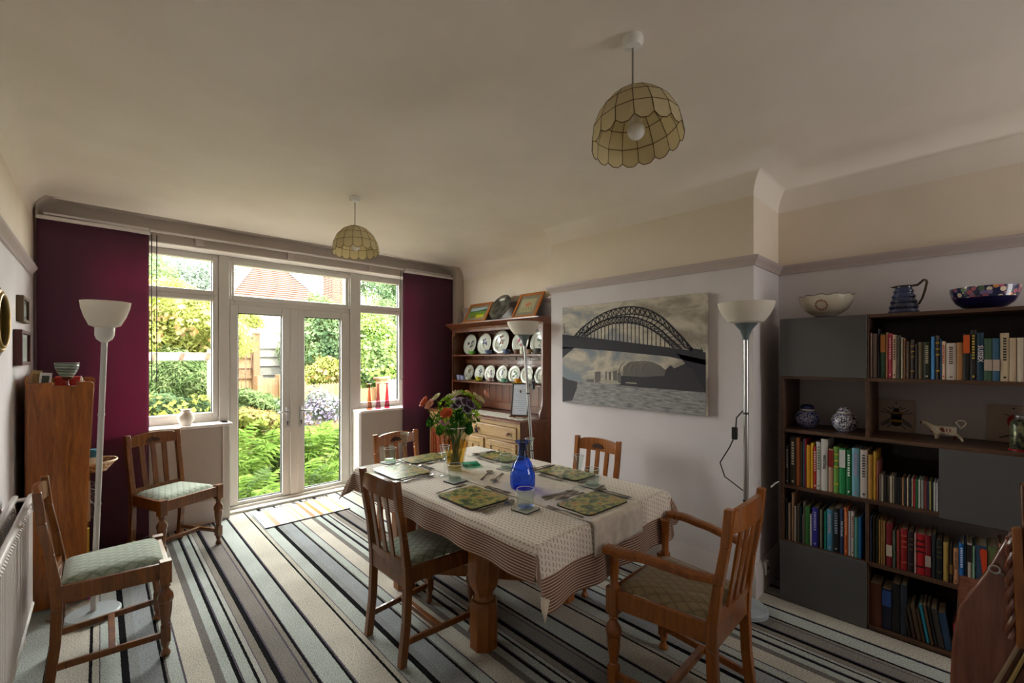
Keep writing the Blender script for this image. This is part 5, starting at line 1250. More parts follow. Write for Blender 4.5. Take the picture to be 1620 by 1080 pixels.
# plates
m_glz = mat('plate_glaze', '#d3d6c8', .12, coat=.6); m_grn = mat('plate_border_green', '#7c8f80', .3)
def plate(label, y, z, r, hue, seed, oval=1, deep=False, group='plates'):
    rg = random.Random(seed); t = thing('plate', label, 'plate', (3.245, y, z+.0005), 0, group)
    Mx = Matrix.Translation((0, 0, r)) @ Matrix.Rotation(R(-90+13), 4, 'Y')   # stands on edge leaning back
    M3 = Mx.to_3x3(); c = Vector((0, 0, r*.985))
    b = MB().lathe([(r*.55, -.004), (r*.62, .0), (r, .016), (r, .019), (r*.98, .020), (r*.66, .007), (r*.6, .004), (.0005, .003)], 36, c, M=M3 @ Matrix.Diagonal((1, oval, 1)))
    b.build('dish', m_glz, t, ang=60)
    for f in (.93, .70): MB().tube([c + M3 @ Vector((r*f*math.cos(a), r*f*oval*math.sin(a), .0195 if f > .8 else .011)) for a in [2*math.pi*k/40 for k in range(40)]], .0012, 4, closed=True).build('painted_ring', m_grn, t)
    fl = MB(); lv = MB()
    for k in range(7):
        a = rg.uniform(0, 6.28); q = r*rg.uniform(.05, .42); p = c + M3 @ Vector((q*math.cos(a) + r*.12, q*math.sin(a), .0065)); e = M3 @ Vector((0, 0, .0012)); s = r*rg.uniform(.07, .14)
        fl.lathe([(s, 0), (s*.6, .001), (.0003, .0012)], 8, p, M=M3)
    for k in range(8):
        a = rg.uniform(0, 6.28); q = r*rg.uniform(.1, .5); p = c + M3 @ Vector((q*math.cos(a) - r*.15, q*math.sin(a), .006)); an = rg.uniform(0, 6.28); d = M3 @ Vector((math.cos(an), math.sin(an), 0)); lv.bar(p - d*r*.12, p + d*r*.12, r*.05, .0014, up=M3 @ Vector((0, 0, 1)))
    o = fl.build('painted_flowers', cover(hue), t, smooth=False); o['kind'] = 'stuff'
    o = lv.build('painted_leaves', mat('plate_leaf', '#3f5a3a', .4), t, smooth=False); o['kind'] = 'stuff'
    return t
G1, G2 = 'large plates on the upper dresser shelf', 'small plates on the lower dresser shelf'
for i, (y, r, hue, d) in enumerate([(4.148, .122, '#4c4460', 'purple-black flower plate'), (3.879, .122, '#4a4a86', 'blue flower plate'), (3.594, .135, '#8a6a60', 'deep mixed flower dish'), (3.283, .125, '#b05a78', 'pink flower plate'), (3.01, .125, '#6a7a66', 'green sprig plate')]):
    plate(f'{d}, {ORD[i]} from the left on the upper dresser shelf', y, 1.475, r, hue, i, .97, group=G1)
for i, (y, hue, d) in enumerate([(4.167, '#8a7a4a', 'tan flower plate'), (3.964, '#3c4666', 'dark blue flower plate'), (3.782, '#6a4a62', 'mauve dotted plate'), (3.576, '#4a5a6a', 'blue-green sprig plate'), (3.38, '#4a7a5a', 'green sprig plate'), (3.19, '#b08a6a', 'peach sprig plate'), (2.982, '#a89a5a', 'yellow centred plate')]):
    plate(f'{d}, {ORD[i]} from the left on the lower dresser shelf', y, 1.17, .0905, hue, 20+i, group=G2)
def cup(label, y, z, r, h, c, handle=True, saucer=None, x=3.135, name='teacup', cat='cup', straight=False, group=None):
    t = thing(name, label, cat, (x, y, z), 0, group); m = cover(c); zz = .008 if saucer else 0
    pr = [(r*.55, zz), (r*.6, zz+.003), (r*.92, zz+h*.45), (r, zz+h), (r*.92, zz+h), (r*.8, zz+h*.4), (.001, zz+.008)] if not straight else [(r*.95, zz), (r, zz+.004), (r, zz+h), (r*.9, zz+h), (r*.9, zz+.01), (.001, zz+.008)]
    MB().lathe(pr, 20).build('cup_body', m, t, ang=60)
    if handle: MB().tube([(0, -r*.9, zz+h*.85), (0, -r*1.5, zz+h*.75), (0, -r*1.45, zz+h*.4), (0, -r*.75, zz+h*.25)], .0035, 6).build('handle', m, t)
    if saucer: MB().lathe([(r*.7, 0), (r*1.75, .010), (r*1.75, .012), (r*.7, .004), (.001, .004)], 24).build('saucer', cover(saucer), t)
    return t
CU = [('lime green bowl-shaped cup in front of the first upper plate', 3.985, .042, .04, '#6ab83c', 0, 0, 0), ('blue and white teacup in front of the second upper plate', 3.70, .04, .042, '#6a7490', 1, '#98a0b4', 0), ('blue and white teacup in front of the deep upper dish', 3.40, .04, .044, '#5c6888', 1, '#98a0b4', 0),
      ('brown banded mug left of the white patterned mug', 3.235, .032, .05, '#6a4438', 0, 0, 1), ('tall white mug with green dots on the upper shelf', 3.15, .032, .072, '#d8dcc8', 0, 0, 1), ('pale brown mug behind the middle lamp pole', 3.065, .034, .05, '#a08468', 1, 0, 1), ('black and white cup at the near end of the upper shelf', 2.95, .036, .05, '#5a5a5c', 1, '#c8c8c0', 0)]
for lab, y, r, h, c, hd, sc, st_ in CU: cup(lab, y, 1.4756, r, h, c, bool(hd), sc or None, name='cup' if not st_ else 'mug', straight=bool(st_), cat='mug' if st_ else 'cup', group='cups on the upper dresser shelf')
for lab, y, r, h, c, sc in [('lavender lidded jug at the far end of the lower shelf', 4.235, .032, .06, '#9aa0c4', None), ('lavender cup right of the matching lidded jug', 4.165, .026, .055, '#8a92b4', None), ('cream teacup and saucer in front of first lower plate', 4.065, .032, .035, '#d0d0c0', '#b8b8a8'), ('yellow-green teacup and saucer on the lower dresser shelf', 3.868, .034, .04, '#b0a820', '#a8b030'),
      ('pale pink teacup and saucer on the lower dresser shelf', 3.665, .034, .04, '#b8a0a0', '#b8a4a0'), ('sea green teacup and saucer on the lower dresser shelf', 3.435, .034, .04, '#6a9a84', '#90b4a4'), ('orange teacup and saucer on the lower dresser shelf', 3.225, .034, .042, '#d08a20', '#c8b030'), ('grey-white teacup and saucer right of the orange one', 3.045, .034, .045, '#c0c0b8', '#b8b8b0')]:
    cup(lab, y, 1.1706, r, h, c, True, sc, group='cups on the lower dresser shelf')
# leaning pictures and pewter plate on the cornice
def leaning_picture(label, y0, y1, h, lean, inner):
    t = thing('framed_picture', label, 'picture', (3.14, (y0+y1)/2, 1.8495)); w = (y0-y1)/2; t.rotation_euler = (0, lean, 0)
    f = MB(); s = .034
    f.box(0, .016, -w, -w+s, 0, h); f.box(0, .016, w-s, w, 0, h); f.box(0, .016, -w+s, w-s, 0, s); f.box(0, .016, -w+s, w-s, h-s, h); f.build('frame', mat('pine_frame', '#a8662a', .4), t, bev=.003)
    MB().box(.008, .014, -w+s, w-s, s, h-s).build('mount', mat('grey_mount', '#87806f', .8), t, smooth=False)
    inner(t, w, h, s)
def land(t, w, h, s):
    i, z0, z1 = w-s-.03, s+.03, h-s-.03; q = lambda nm, a, c: MB().prism(a, lambda y, z, x: (x, -y, z), .0066, .008).build(nm, cover(c), t, smooth=False)
    q('painted_field', [(-i, z0), (i, z0), (i, z1), (-i, z1)], '#6a8a2c'); 
    q2 = lambda nm, a, c: MB().prism(a, lambda y, z, x: (x, -y, z), .0058, .0067).build(nm, cover(c), t, smooth=False)
    q2('painted_sky', [(-i, z1-.04), (-i*.2, z1-.045), (i, z1-.02), (i, z1), (-i, z1)], '#a8bcc4'); q2('painted_hill', [(-i, z1-.055), (-i, z1-.04), (-i*.2, z1-.045), (i, z1-.02), (i, z1-.05)], '#1f5a38'); q2('painted_meadow', [(0, z0), (i, z0), (i, z0+.04), (0, z0+.045)], '#c8c01c'); q2('painted_foreground', [(-i, z0), (0, z0), (0, z0+.045), (-i, z0+.02)], '#7a7a34')
leaning_picture('pine-framed green landscape painting, left on top of the dresser', 4.19, 3.775, .27, R(30), land)
def still(t, w, h, s):
    i, z0, z1 = w-s-.035, s+.04, h-s-.04; MB().box(.0066, .008, -i, i, z0, z1).build('painted_sheet', cover('#a8a07c'), t, smooth=False)
    MB().prism([(-.02, z0+.07), (.04, z0+.085), (.045, z0+.11), (.0, z0+.12), (-.035, z0+.10)], lambda y, z, x: (x, -y, z), .0058, .0067).build('painted_flower', cover('#c07050'), t, smooth=False)
    b = MB(); 
    for k in range(5): b.bar((.006, -i*.8+k*i*.4, z0+.01), (.006, -i*.6+k*i*.3, z0+.06), .002, .006, up=(0, 1, 0))
    b.build('painted_stems', cover('#6a7448'), t, smooth=False)
leaning_picture('pine-framed picture with a red flower, right on top of the dresser', 3.345, 2.995, .315, R(30), still)
t = thing('pewter_plate', 'large round pewter plate leaning between the two framed pictures', 'plate', (3.13, 3.545, 1.841)); M3 = Matrix.Rotation(R(-90+28), 3, 'Y'); r = .155
MB().lathe([(r*.5, -.004), (r*.62, 0), (r*.68, .012), (r, .018), (r, .022), (r*.96, .022), (r*.66, .018), (r*.6, .006), (.0005, .005)], 44, (.065, 0, r*.94), M=M3).build('dish', mottled('pewter', '#4c4c44', '#7a7a70', .35, 12, metal=.7), t, ang=50)
# things on the dresser base
t = thing('lace_runner', 'white lace runner along the dresser worktop', 'runner'); b = MB()
def lr(u, v): return (2.86 + .25*u + .008*math.sin(v*90)*(1 if u < .5 else -1)*(1 if u in (0, 1) else 0), 2.90 + 1.3*v, .852 + .0006*math.sin(u*40)*math.sin(v*120))
m_lace = mottled('white_lace', '#b8b2a4', '#dcd8cc', .9, 120, bmp=.5)
b.grid(lr, 12, 120).build('lace', m_lace, t, solid=.0015)
t = thing('display_easel', 'framed white card on a small dark easel, at the near end of dresser', 'easel', (2.93, 3.0, .8605)); t.rotation_euler = (0, 0, R(32))
fr_ = MB(); Mt = Matrix.Rotation(R(16), 4, 'Y')
def tl(b, nm, m, bev=0):
    b.v = [tuple(Mt @ Vector(p)) for p in b.v]; return b.build(nm, m, t, bev=bev)
tl(MB().box(0, .012, -.085, -.075, .02, .34).box(0, .012, .075, .085, .02, .34).box(0, .012, -.075, .075, .02, .03).box(0, .012, -.075, .075, .33, .34), 'frame', m_black, .002)
tl(MB().box(.004, .010, -.075, .075, .03, .33), 'card', mat('white_card', '#c9d2de', .4))
b = MB()
for k in range(12): b.box(.0034, .004, -.055, .055 - .02*(k % 3), .28-k*.019, .284-k*.019)
o = tl(b, 'printed_lines', mat('grey_print', '#8f98a4', .6)); o['kind'] = 'stuff'
MB().tube([(.07, 0, .26), (.11, 0, .12), (.15, -.01, 0)], .007, 6).tube([(-.01, -.05, .02), (.02, -.05, 0)], .006, 6).tube([(-.01, .05, .02), (.02, .05, 0)], .006, 6).box(-.02, .03, -.09, .09, .008, .02).build('easel_legs', m_oakd, t)['kind'] = 'stuff'
t = thing('biscuit_tin', 'mauve and white oval tin standing behind the flowers on the dresser', 'tin', (2.95, 4.02, .8535)); MB().lathe([(.09, 0), (.09, .10)], 30, sx=.7, sy=1.2).build('tin_body', cover('#b8a8b4'), t); MB().lathe([(.094, .10), (.094, .125), (.085, .132)], 30, sx=.7, sy=1.2).build('lid', cover('#6a4a6a'), t)

# ---------------------------------------------------------------- table settings
TT = TZ + .0062
m_mat = mat('placemat_print', '#8a7a4a', .3, coat=.3)
v = coord(m_mat, 'Object'); n1 = noise(m_mat, v, 22, 4, .65, .5); vo = N(m_mat, 'ShaderNodeTexVoronoi'); vo.inputs['Scale'].default_value = 38; m_mat.node_tree.links.new(v, vo.inputs['Vector'])
ff = mathn(m_mat, 'ADD', n1, mathn(m_mat, 'MULTIPLY', vo.outputs['Distance'], -.22)); ff = mathn(m_mat, 'ADD', ff, .1)
setcol(m_mat, ramp(m_mat, ff, [(.36, '#3c4a34'), (.43, '#5f6e3c'), (.5, '#9a9a4c'), (.56, '#b8a858'), (.62, '#a8683c'), (.72, '#8a4a30')]))
def rrect(w, h, r, n_=5): return [(sx*(w/2-r) + r*math.cos(a), sy*(h/2-r) + r*math.sin(a)) for sx, sy, a0 in ((1, 1, 0), (-1, 1, 90), (-1, -1, 180), (1, -1, 270)) for a in [R(a0 + 90*k/n_) for k in range(n_+1)]]
def placemat(label, x, y, w, h, rz=0):
    t = thing('placemat', label, 'placemat', (x, y, TT+.0035), rz, 'floral placemats')
    MB().prism(rrect(w, h, .03), lambda a, c, q: (a, c, q), 0, .004).build('cork_base', m_black, t, smooth=False)
    o = MB().prism(rrect(w-.006, h-.006, .028), lambda a, c, q: (a, c, q), .004, .0052).build('printed_face', m_mat, t, smooth=False)
PM = [('left side of the table, far one, beside the bouquet', 1.30, 2.325, .235, .285, 0), ('left side of the table, near one, before the slatted chair', 1.315, 1.665, .235, .29, 0), ('near end of the table in front of the armchair', 1.665, 1.215, .30, .205, R(-2)),
      ('right side of the table, near one, by the carved chair', 1.985, 1.63, .20, .29, 0), ('far end of the table, left of the bouquet vase', 1.585, 2.52, .29, .19, 0), ('right side of the table, far one, below the dresser', 1.985, 2.20, .20, .27, 0)]
for lab, x, y, w, h, rz in PM: placemat('green and rust floral placemat, ' + lab, x, y, w, h, rz)
# cutlery: one mesh each, copied
def spoon_mesh():
    b = MB()
    def bowl(u, v): a = u*2*math.pi; r_ = v; return (.020*r_*math.cos(a), .165 + .029*r_*math.sin(a), .0035 + .006*(r_*r_) )
    b.grid(bowl, 14, 4); b.bar((0, .138, .006), (0, .10, .0075), .006, .003, w1=.005); b.bar((0, .10, .0075), (0, .0, .003), .005, .003, w1=.013, h1=.002); return b
def fork_mesh():
    b = MB(); b.bar((0, .135, .005), (0, .10, .0075), .007, .003, w1=.005); b.bar((0, .10, .0075), (0, 0, .003), .005, .003, w1=.013, h1=.002); b.bar((0, .135, .005), (0, .155, .0035), .02, .002, w1=.024)
    for k in range(4): b.bar((-.0105+.007*k, .154, .0035), (-.0105+.007*k, .195, .006), .0032, .0018, w1=.002)
    return b
def knife_mesh():
    b = MB(); b.bar((0, .0, .005), (0, .095, .005), .014, .007, w1=.01, h1=.006); b.prism([(-.009, .095), (.009, .095), (.010, .18), (.004, .215), (-.006, .205), (-.009, .18)], lambda a, c, q: (a, c, q), .004, .0052); return b
kn, fk, sp_ = knife_mesh().mesh('table_knife', m_steel), fork_mesh().mesh('table_fork', m_steel), spoon_mesh().mesh('table_spoon', m_steel)
def cut(kind, x, y, ang, label, L=1.0):
    me, nm, cat = {'k': (kn, 'table_knife', 'knife'), 'f': (fk, 'table_fork', 'fork'), 's': (sp_, 'table_spoon', 'spoon')}[kind]
    o = bpy.data.objects.new(nm, me); COL.objects.link(o); o.location = (x, y, TT+.0012); o.rotation_euler = (0, 0, ang); o.scale = (L, L, 1); tagged(o, label, cat, cat + 's of the table settings'); return o
E90 = R(-90)   # points towards +X
for who, ox, oy, rz, w, h in [('near left placemat', 1.315, 1.665, R(-90), .235, .29), ('far left placemat', 1.30, 2.325, R(-90), .235, .285), ('armchair placemat', 1.665, 1.215, 0, .30, .205), ('near right placemat', 1.985, 1.63, R(90), .20, .29), ('far right placemat', 1.985, 2.20, R(90), .20, .27), ('far end placemat', 1.585, 2.52, R(180), .29, .19)]:
    if who == 'armchair placemat': hw, hd = w/2, h/2
    elif who == 'far end placemat': hw, hd = w/2, h/2
    else: hw, hd = h/2, w/2
    def loc(a, b_): return (ox + a*math.cos(rz) - b_*math.sin(rz), oy + a*math.sin(rz) + b_*math.cos(rz))
    dpt = -hd + .0
    x, y = loc(hw+.022, dpt+.02); cut('k', x, y, rz, f'knife lying right of the {who}')
    x, y = loc(hw+.052, dpt+.02); cut('s', x, y, rz + R(3), f'soup spoon lying outside the knife at the {who}')
    x, y = loc(-hw-.025, dpt+.02); cut('f', x, y, rz + R(4), f'fork lying left of the {who}')
    x, y = loc(.10, hd+.022); cut('s', x, y, rz + R(90), f'dessert spoon lying across the top of the {who}', .9)
    x, y = loc(-.09, hd+.048); cut('f', x, y, rz + R(-90), f'dessert fork lying across the top of the {who}', .9)
cut('s', 1.53, 1.865, R(-57), 'serving spoon lying on the runner, farther of the middle pair'); cut('s', 1.71, 1.885, R(120), 'serving spoon lying on the runner, nearer of the middle pair')
cut('k', 1.55, 1.425, R(-98), 'serving knife on the runner behind the armchair placemat'); cut('f', 1.535, 1.395, R(-88), 'serving fork on the runner behind the armchair placemat')
# coasters, tumblers, flutes
def coaster(label, x, y, rz=0, c='#b9b6ad'):
    t = thing('coaster', label, 'coaster', (x, y, TT+.001), rz, 'coasters')
    MB().prism(rrect(.098, .098, .008, 3), lambda a, c_, q: (a, c_, q), 0, .003).build('cork_base', m_black, t, smooth=False)
    MB().prism(rrect(.092, .092, .007, 3), lambda a, c_, q: (a, c_, q), .003, .0038).build('top_face', cover(c), t, smooth=False)
def tumbler(label, x, y, z=None, r=.040, h=.088):
    t = thing('glass_tumbler', label, 'glass', (x, y, TT+.005 if z is None else z), 0, 'tumblers')
    MB().lathe([(r*.9, 0), (r*.94, .002), (r, h), (r*.955, h), (r*.90, .016), (.0005, .014)], 32).build('tumbler', m_tumbler, t, ang=50)
    MB().tube([(r*.98*math.cos(a), r*.98*math.sin(a), h) for a in [2*math.pi*k/36 for k in range(36)]], .0013, 5, closed=True).build('rim', m_chalk if 0 else m_glassrim, t)
    MB().lathe([(r*.86, .001), (r*.88, .012), (.0005, .0125)], 28).build('thick_base', m_glass, t)
m_glassrim = mat('glass_rim', '#dfe8e6', .08)
def flute(label, x, y, h=.175, r=.029, rf=.036):
    t = thing('glass_flute', label, 'glass', (x, y, TT+.001), 0, 'flutes')
    MB().lathe([(rf, 0), (rf, .0015), (.012, .005), (.0045, .012), (.0042, h*.33), (.006, h*.40), (.008, h*.44), (.0005, h*.45)], 28).build('foot_and_stem', m_glass, t, ang=60)
    MB().lathe([(.007, h*.43), (.012, h*.52), (r, h), (r*.93, h), (.009, h*.52), (.0005, h*.47)], 28).build('bowl', m_tumbler, t, ang=60)
    MB().tube([(r*.97*math.cos(a), r*.97*math.sin(a), h) for a in [2*math.pi*k/30 for k in range(30)]], .0012, 5, closed=True).build('rim', m_glassrim, t)
for lab, x, y in (('at the far left corner of the table', 1.365, 2.59), ('left of the bouquet vase', 1.42, 1.955), ('in front of the blue bottle', 1.385, 1.375), ('beside the near right corner placemat', 1.895, 1.385), ('behind the blue bottle on the right side', 1.80, 1.95)):
    coaster('square coaster under the tumbler ' + lab, x, y, R(5)); tumbler('clear straight tumbler ' + lab, x, y)
for lab, x, y in (('near the far left corner of the table', 1.475, 2.60), ('just left of the bouquet vase', 1.437, 2.08), ('right of the blue bottle', 1.945, 1.895), ('in front of the carved chair at right', 1.80, 1.40)): flute('clear conical stemmed glass ' + lab, x, y)
# blue bottle
t = thing('blue_bottle', 'cobalt blue glass decanter bottle with flared lip on the runner', 'bottle', (1.60, 1.61, TZ+.0095))
prf = [(.052, 0), (.062, .004), (.066, .02), (.066, .06), (.062, .09), (.048, .13), (.03, .16), (.022, .18), (.021, .215), (.024, .228), (.040, .238), (.041, .243), (.036, .243), (.019, .228)]
MB().lathe(prf, 40, capt=False).build('bottle_body', m_cobalt, t, ang=70)
b = MB()
for rr_ in (.016, .009): b.tube([Vector((-.058, -.026, .062)) + Vector((.35*rr_*math.cos(a)*-.6, rr_*math.cos(a)*.9, rr_*math.sin(a))) for a in [2*math.pi*k/18 for k in range(18)]], .0016, 5, closed=True)
b.build('moulded_seal', m_bluegl, t)
# bouquet
bv = thing('bouquet_vase', 'clear glass vase of mixed flowers in amber water on the table', 'vase', (1.56, 2.15, TZ+.0095))
vp = [(.04, 0), (.048, .003), (.05, .012), (.052, .03), (.062, .08), (.08, .16), (.092, .23), (.094, .262)]
MB().lathe(vp, 40, capt=False).build('vase_wall', m_vase, bv, ang=70)
MB().lathe([(r_-.005, z_+.012) for r_, z_ in vp[:-2]] + [(.0005, .172)], 36).build('amber_water', thin_glass('amber_water', '#f4dc84', 1.35), bv, ang=50)
b = MB(); b.tube([(.094*math.cos(a), .094*math.sin(a), .262) for a in [2*math.pi*k/40 for k in range(40)]], .0018, 5, closed=True); b.build('rim', m_glassrim, bv)
rg = random.Random(5); m_stem = mat('flower_stem', '#4f7a2c', .6); lfb = leafmat('bouquet_leaf', '#2c5a1c', '#6a9a34', .3); lfl = leafmat('bouquet_leaf_lime', '#8fb828', '#b8d848', .4)
heads = []
def flower(kind, dxp, up, dd, r):   # offsets right of the vase in the view plane, height, depth
    a = .758; rx, ry = math.cos(a), -math.sin(a); fx, fy = math.sin(a), math.cos(a)
    c = Vector((dxp*rx + dd*fx, dxp*ry + dd*fy, up)); t_ = bv
    MB().tube([(c.x*.12, c.y*.12, .03), (c.x*.35, c.y*.35, .2), tuple(c*1.0 - Vector((0, 0, r*.4)))], [.002, .002, .0025], 5).build('stem', m_stem, bv)
    out_ = (c - Vector((0, 0, up-.12))).normalized(); q = out_.to_track_quat('Z', 'Y').to_matrix()
    b = MB(); cols = {'rose': ('#dc6430', 7, 6), 'peach': ('#e8a484', 7, 6), 'mum': ('#4a2c44', 3, 12), 'cream': ('#eadfb4', 4, 9), 'pink': ('#c890a8', 4, 10), 'lime': ('#98c020', 3, 6)}
    c_, nl, npz = cols[kind]
    for l in range(nl):
        f = l/nl; rr_ = r*(1-f*.6 if kind in ('rose', 'peach') else 1-f*.75)
        for k in range(npz):
            an = 2*math.pi*k/npz + l*.5; el = .55 + f*.95 if kind in ('rose', 'peach') else .25 + f*1.1 if kind == 'cream' else .15 + f*.9
            d = Vector((math.cos(an)*math.cos(el), math.sin(an)*math.cos(el), math.sin(el))); s = Vector((-math.sin(an), math.cos(an), 0)); wd = rr_*(2.8/npz if kind in ('rose', 'peach') else 1.6/npz)*1.9
            p0 = Vector((0, 0, 0)); pm = d*rr_*.6 + Vector((0, 0, -.08*r)); pt = d*rr_
            P_ = [c + q @ x for x in (p0, pm - s*wd*.5, pt - s*wd*.3, pt + Vector((0, 0, .12*r)), pt + s*wd*.3, pm + s*wd*.5)]; b.add(P_, [(0, 1, 2, 3, 4, 5)])
    o = b.build({'rose': 'orange_rose', 'peach': 'peach_rose', 'mum': 'purple_chrysanthemum', 'cream': 'cream_lily', 'pink': 'pink_blossom', 'lime': 'lime_blossom'}[kind], cover(c_), bv, solid=.001, ang=30)
    if kind == 'mum': 
        MB().tube([c + q @ Vector((r*math.cos(a_), r*math.sin(a_), .002)) for a_ in [2*math.pi*k/16 for k in range(16)]], .0022, 5, closed=True).build('petal_edge', cover('#9a8aa8'), bv)
for f in [('rose', -.165, .405, -.05, .036), ('peach', -.125, .395, -.09, .034), ('rose', -.028, .345, -.125, .037), ('cream', -.115, .43, .03, .03), ('cream', -.02, .435, .03, .034), ('cream', .01, .452, .05, .032), ('lime', -.05, .425, 0, .034), ('lime', -.022, .40, -.03, .032),
          ('mum', .038, .415, -.11, .022), ('mum', .075, .42, -.11, .024), ('mum', .105, .405, -.11, .024), ('mum', .085, .375, -.11, .023), ('mum', .015, .395, -.11, .02), ('lime', .085, .445, .02, .034), ('lime', .125, .395, .0, .036), ('cream', .125, .43, .03, .034), ('peach', .18, .45, 0, .026), ('peach', .07, .452, .04, .024), ('pink', -.045, .305, -.12, .03), ('mum', .13, .24, -.03, .014), ('lime', .04, .455, .06, .03), ('cream', .155, .42, .0, .026)]: flower(*f[:4], f[4]*1.18)
b = MB(); lc = leafcloud((0, 0, .31), (.15, .15, .085), 380, .036, rg, asp=.5); b.add(lc.v, lc.f); o = b.build('bouquet_leaves', lfb, bv, smooth=False); o['kind'] = 'stuff'
lc = leafcloud((0, 0, .35), (.14, .14, .08), 90, .042, rg, asp=.45); o = lc.build('pale_leaves', lfl, bv, smooth=False); o['kind'] = 'stuff'
b = MB()
for dxp, up, s in ((-.085, .25, .04), (.09, .26, .045), (-.02, .25, .035), (-.14, .30, .04)):
    a = .758; c = Vector((dxp*math.cos(a) - .06*math.sin(a), -dxp*math.sin(a) - .06*math.cos(a), up)); b.prism([(0, -s), (s*.55, -s*.2), (s*.5, s*.4), (0, s*.8), (-s*.5, s*.4), (-s*.55, -s*.2)], lambda x, z, q: (c.x + x*math.cos(a), c.y - x*math.sin(a), c.z + z), 0, 0) if 0 else b.add([(c.x + x*math.cos(a), c.y - x*math.sin(a), c.z + z - .02*abs(x)/s) for x, z in ((0, -s), (s*.6, -s*.2), (s*.5, s*.4), (0, s*.8), (-s*.5, s*.4), (-s*.6, -s*.2))], [(0, 1, 2, 3), (0, 3, 4, 5)])
o = b.build('broad_leaves', leafmat('broad_leaf', '#2a5a24', '#44782c', .2), bv, solid=.001); o['kind'] = 'stuff'
b = MB()
for k in range(16):
    a = k*2.4; b.tube([(.035*math.cos(a), .035*math.sin(a), .02), (.02*math.cos(a+2), .02*math.sin(a+2), .16), (.07*math.cos(a+2.4), .07*math.sin(a+2.4), .27)], .002, 4)
o = b.build('stems_in_water', mat('wet_stem', '#5a5a20', .5), bv); o['kind'] = 'stuff'
tg_ = thing('glass_dish', 'small square aqua glass dish right of the bouquet vase', 'dish', (1.685, 2.16, TZ+.0095), R(20)); MB().lathe([(.05, 0), (.075, .008), (.078, .012), (.05, .005), (.0005, .004)], 4).build('dish', thin_glass('aqua_glass', '#8fd0c0', 1.6), tg_, smooth=False)
# ---------------------------------------------------------------- window sills
m_alab = mottled('alabaster', '#b3a48e', '#e8e2d6', .35, 7, lo=.35, hi=.52)
t = thing('alabaster_vase', 'round white alabaster vase standing on the left window board', 'vase', (.535, 4.64, .8605))
MB().lathe([(.03, 0), (.034, .004), (.05, .025), (.062, .055), (.060, .08), (.045, .108), (.032, .12), (.036, .134), (.04, .138), (.034, .138), (.026, .122), (.05, .07), (.001, .02)], 32).build('vase_body', m_alab, t, ang=60)
for lab, x, y, c in (('amber', 2.18, 4.62, '#d8a88c'), ('mauve', 2.285, 4.62, '#d8a4b4'), ('ruby', 2.395, 4.62, '#e07890')):
    t = thing('glass_candlestick', f'tall slender {lab} glass candlestick on the right window board', 'candlestick', (x, y, .8605), 0, 'glass candlesticks')
    gm = thin_glass(lab + '_glass', c, 1.5)
    MB().lathe([(.032, 0), (.031, .004), (.022, .10), (.012, .22), (.009, .265), (.012, .278)], 16, capt=False).build('column', gm, t, ang=25)
    MB().lathe([(.010, .276), (.032, .282), (.032, .289), (.014, .291), (.012, .283)], 20).build('drip_pan', mat(lab + '_pan', {'amber': '#b08a28', 'mauve': '#8a2038', 'ruby': '#a01838'}[lab], .2), t)

# ---------------------------------------------------------------- left wall: radiator, bookcase end, pictures, mirror
m_rad = mat('radiator_enamel', '#d2cdca', .3)
t = thing('radiator', 'white double-panel ribbed radiator on the left wall behind the chair', 'radiator', (0, 0, 0))
y0, y1, z0, z1 = 1.2, 3.24, .20, .765
for x0, nm in ((-.257, 'front_panel'), (-.312, 'rear_panel')):
    b = MB(); n_ = int((y1-y0-.06)/.033); b.box(x0, x0+.006, y0, y1, z0, z1-.03)
    for k in range(n_):
        y = y0 + .03 + k*.033; b.hexa([(x0+.006, y, z0+.03), (x0+.014, y+.004, z0+.04), (x0+.014, y+.018, z0+.04), (x0+.006, y+.022, z0+.03)], [(x0+.006, y, z1-.05), (x0+.014, y+.004, z1-.06), (x0+.014, y+.018, z1-.06), (x0+.006, y+.022, z1-.05)])
    o = b.build(nm, m_rad, t, bev=.001); o['kind'] = 'stuff'
    MB().tube([(x0+.006, y0, z1-.012), (x0+.006, y1, z1-.012)], .013, 12).tube([(x0+.006, y0, z0+.012), (x0+.006, y1, z0+.012)], .011, 10).build(nm.replace('panel', 'header'), m_rad, t)
MB().tube([(-.251, y1-.03, z1-.02), (-.312, y1-.03, z1-.02)], .01, 8).tube([(-.251, y1-.03, z0+.02), (-.312, y1-.03, z0+.02)], .01, 8).build('link_pipe', m_rad, t)
MB().box(-.343, -.31, 1.6, 1.64, .3, .6).box(-.343, -.31, 2.8, 2.84, .3, .6).build('wall_bracket', m_rad, t)
MB().tube([(-.28, y1+.01, .22), (-.28, y1+.03, .2), (-.28, y1+.03, 0)], .008, 8).build('supply_pipe', m_rad, t)
cs = thing('oak_bookshelf', 'narrow oak bookshelf against the left wall, its scroll-topped end facing the camera', 'bookshelf', (0, 0, 0))
BY0, BY1 = 3.60, 4.40
outl = [(-.298, .02), (-.298, 1.30), (-.21, 1.302), (-.20, 1.305), (-.196, 1.292), (-.198, 1.283), (-.19, 1.279), (-.18, 1.284), (-.125, 1.279), (-.112, 1.276), (-.10, 1.285), (-.103, 1.30), (-.095, 1.303), (-.045, 1.303), (-.032, 1.296), (-.027, 1.28), (-.033, 1.18), (-.04, 1.0), (-.048, .8), (-.055, .5), (-.06, .02)]
for y in (BY0, BY1-.02): MB().prism(outl, lambda a, c, q: (a, q, c), y, y+.02).build('end_panel', m_panel_oak, cs, bev=.002)
for z in (.08, .42, .70, 1.0): MB().box(-.297, -.065, BY0+.02, BY1-.02, z-.018, z).build('shelf', m_panel_oak, cs, bev=.002)
MB().box(-.297, -.05, BY0-.001+.02, BY1-.02, 1.255, 1.272).build('top_shelf', m_panel_oak, cs, bev=.002)
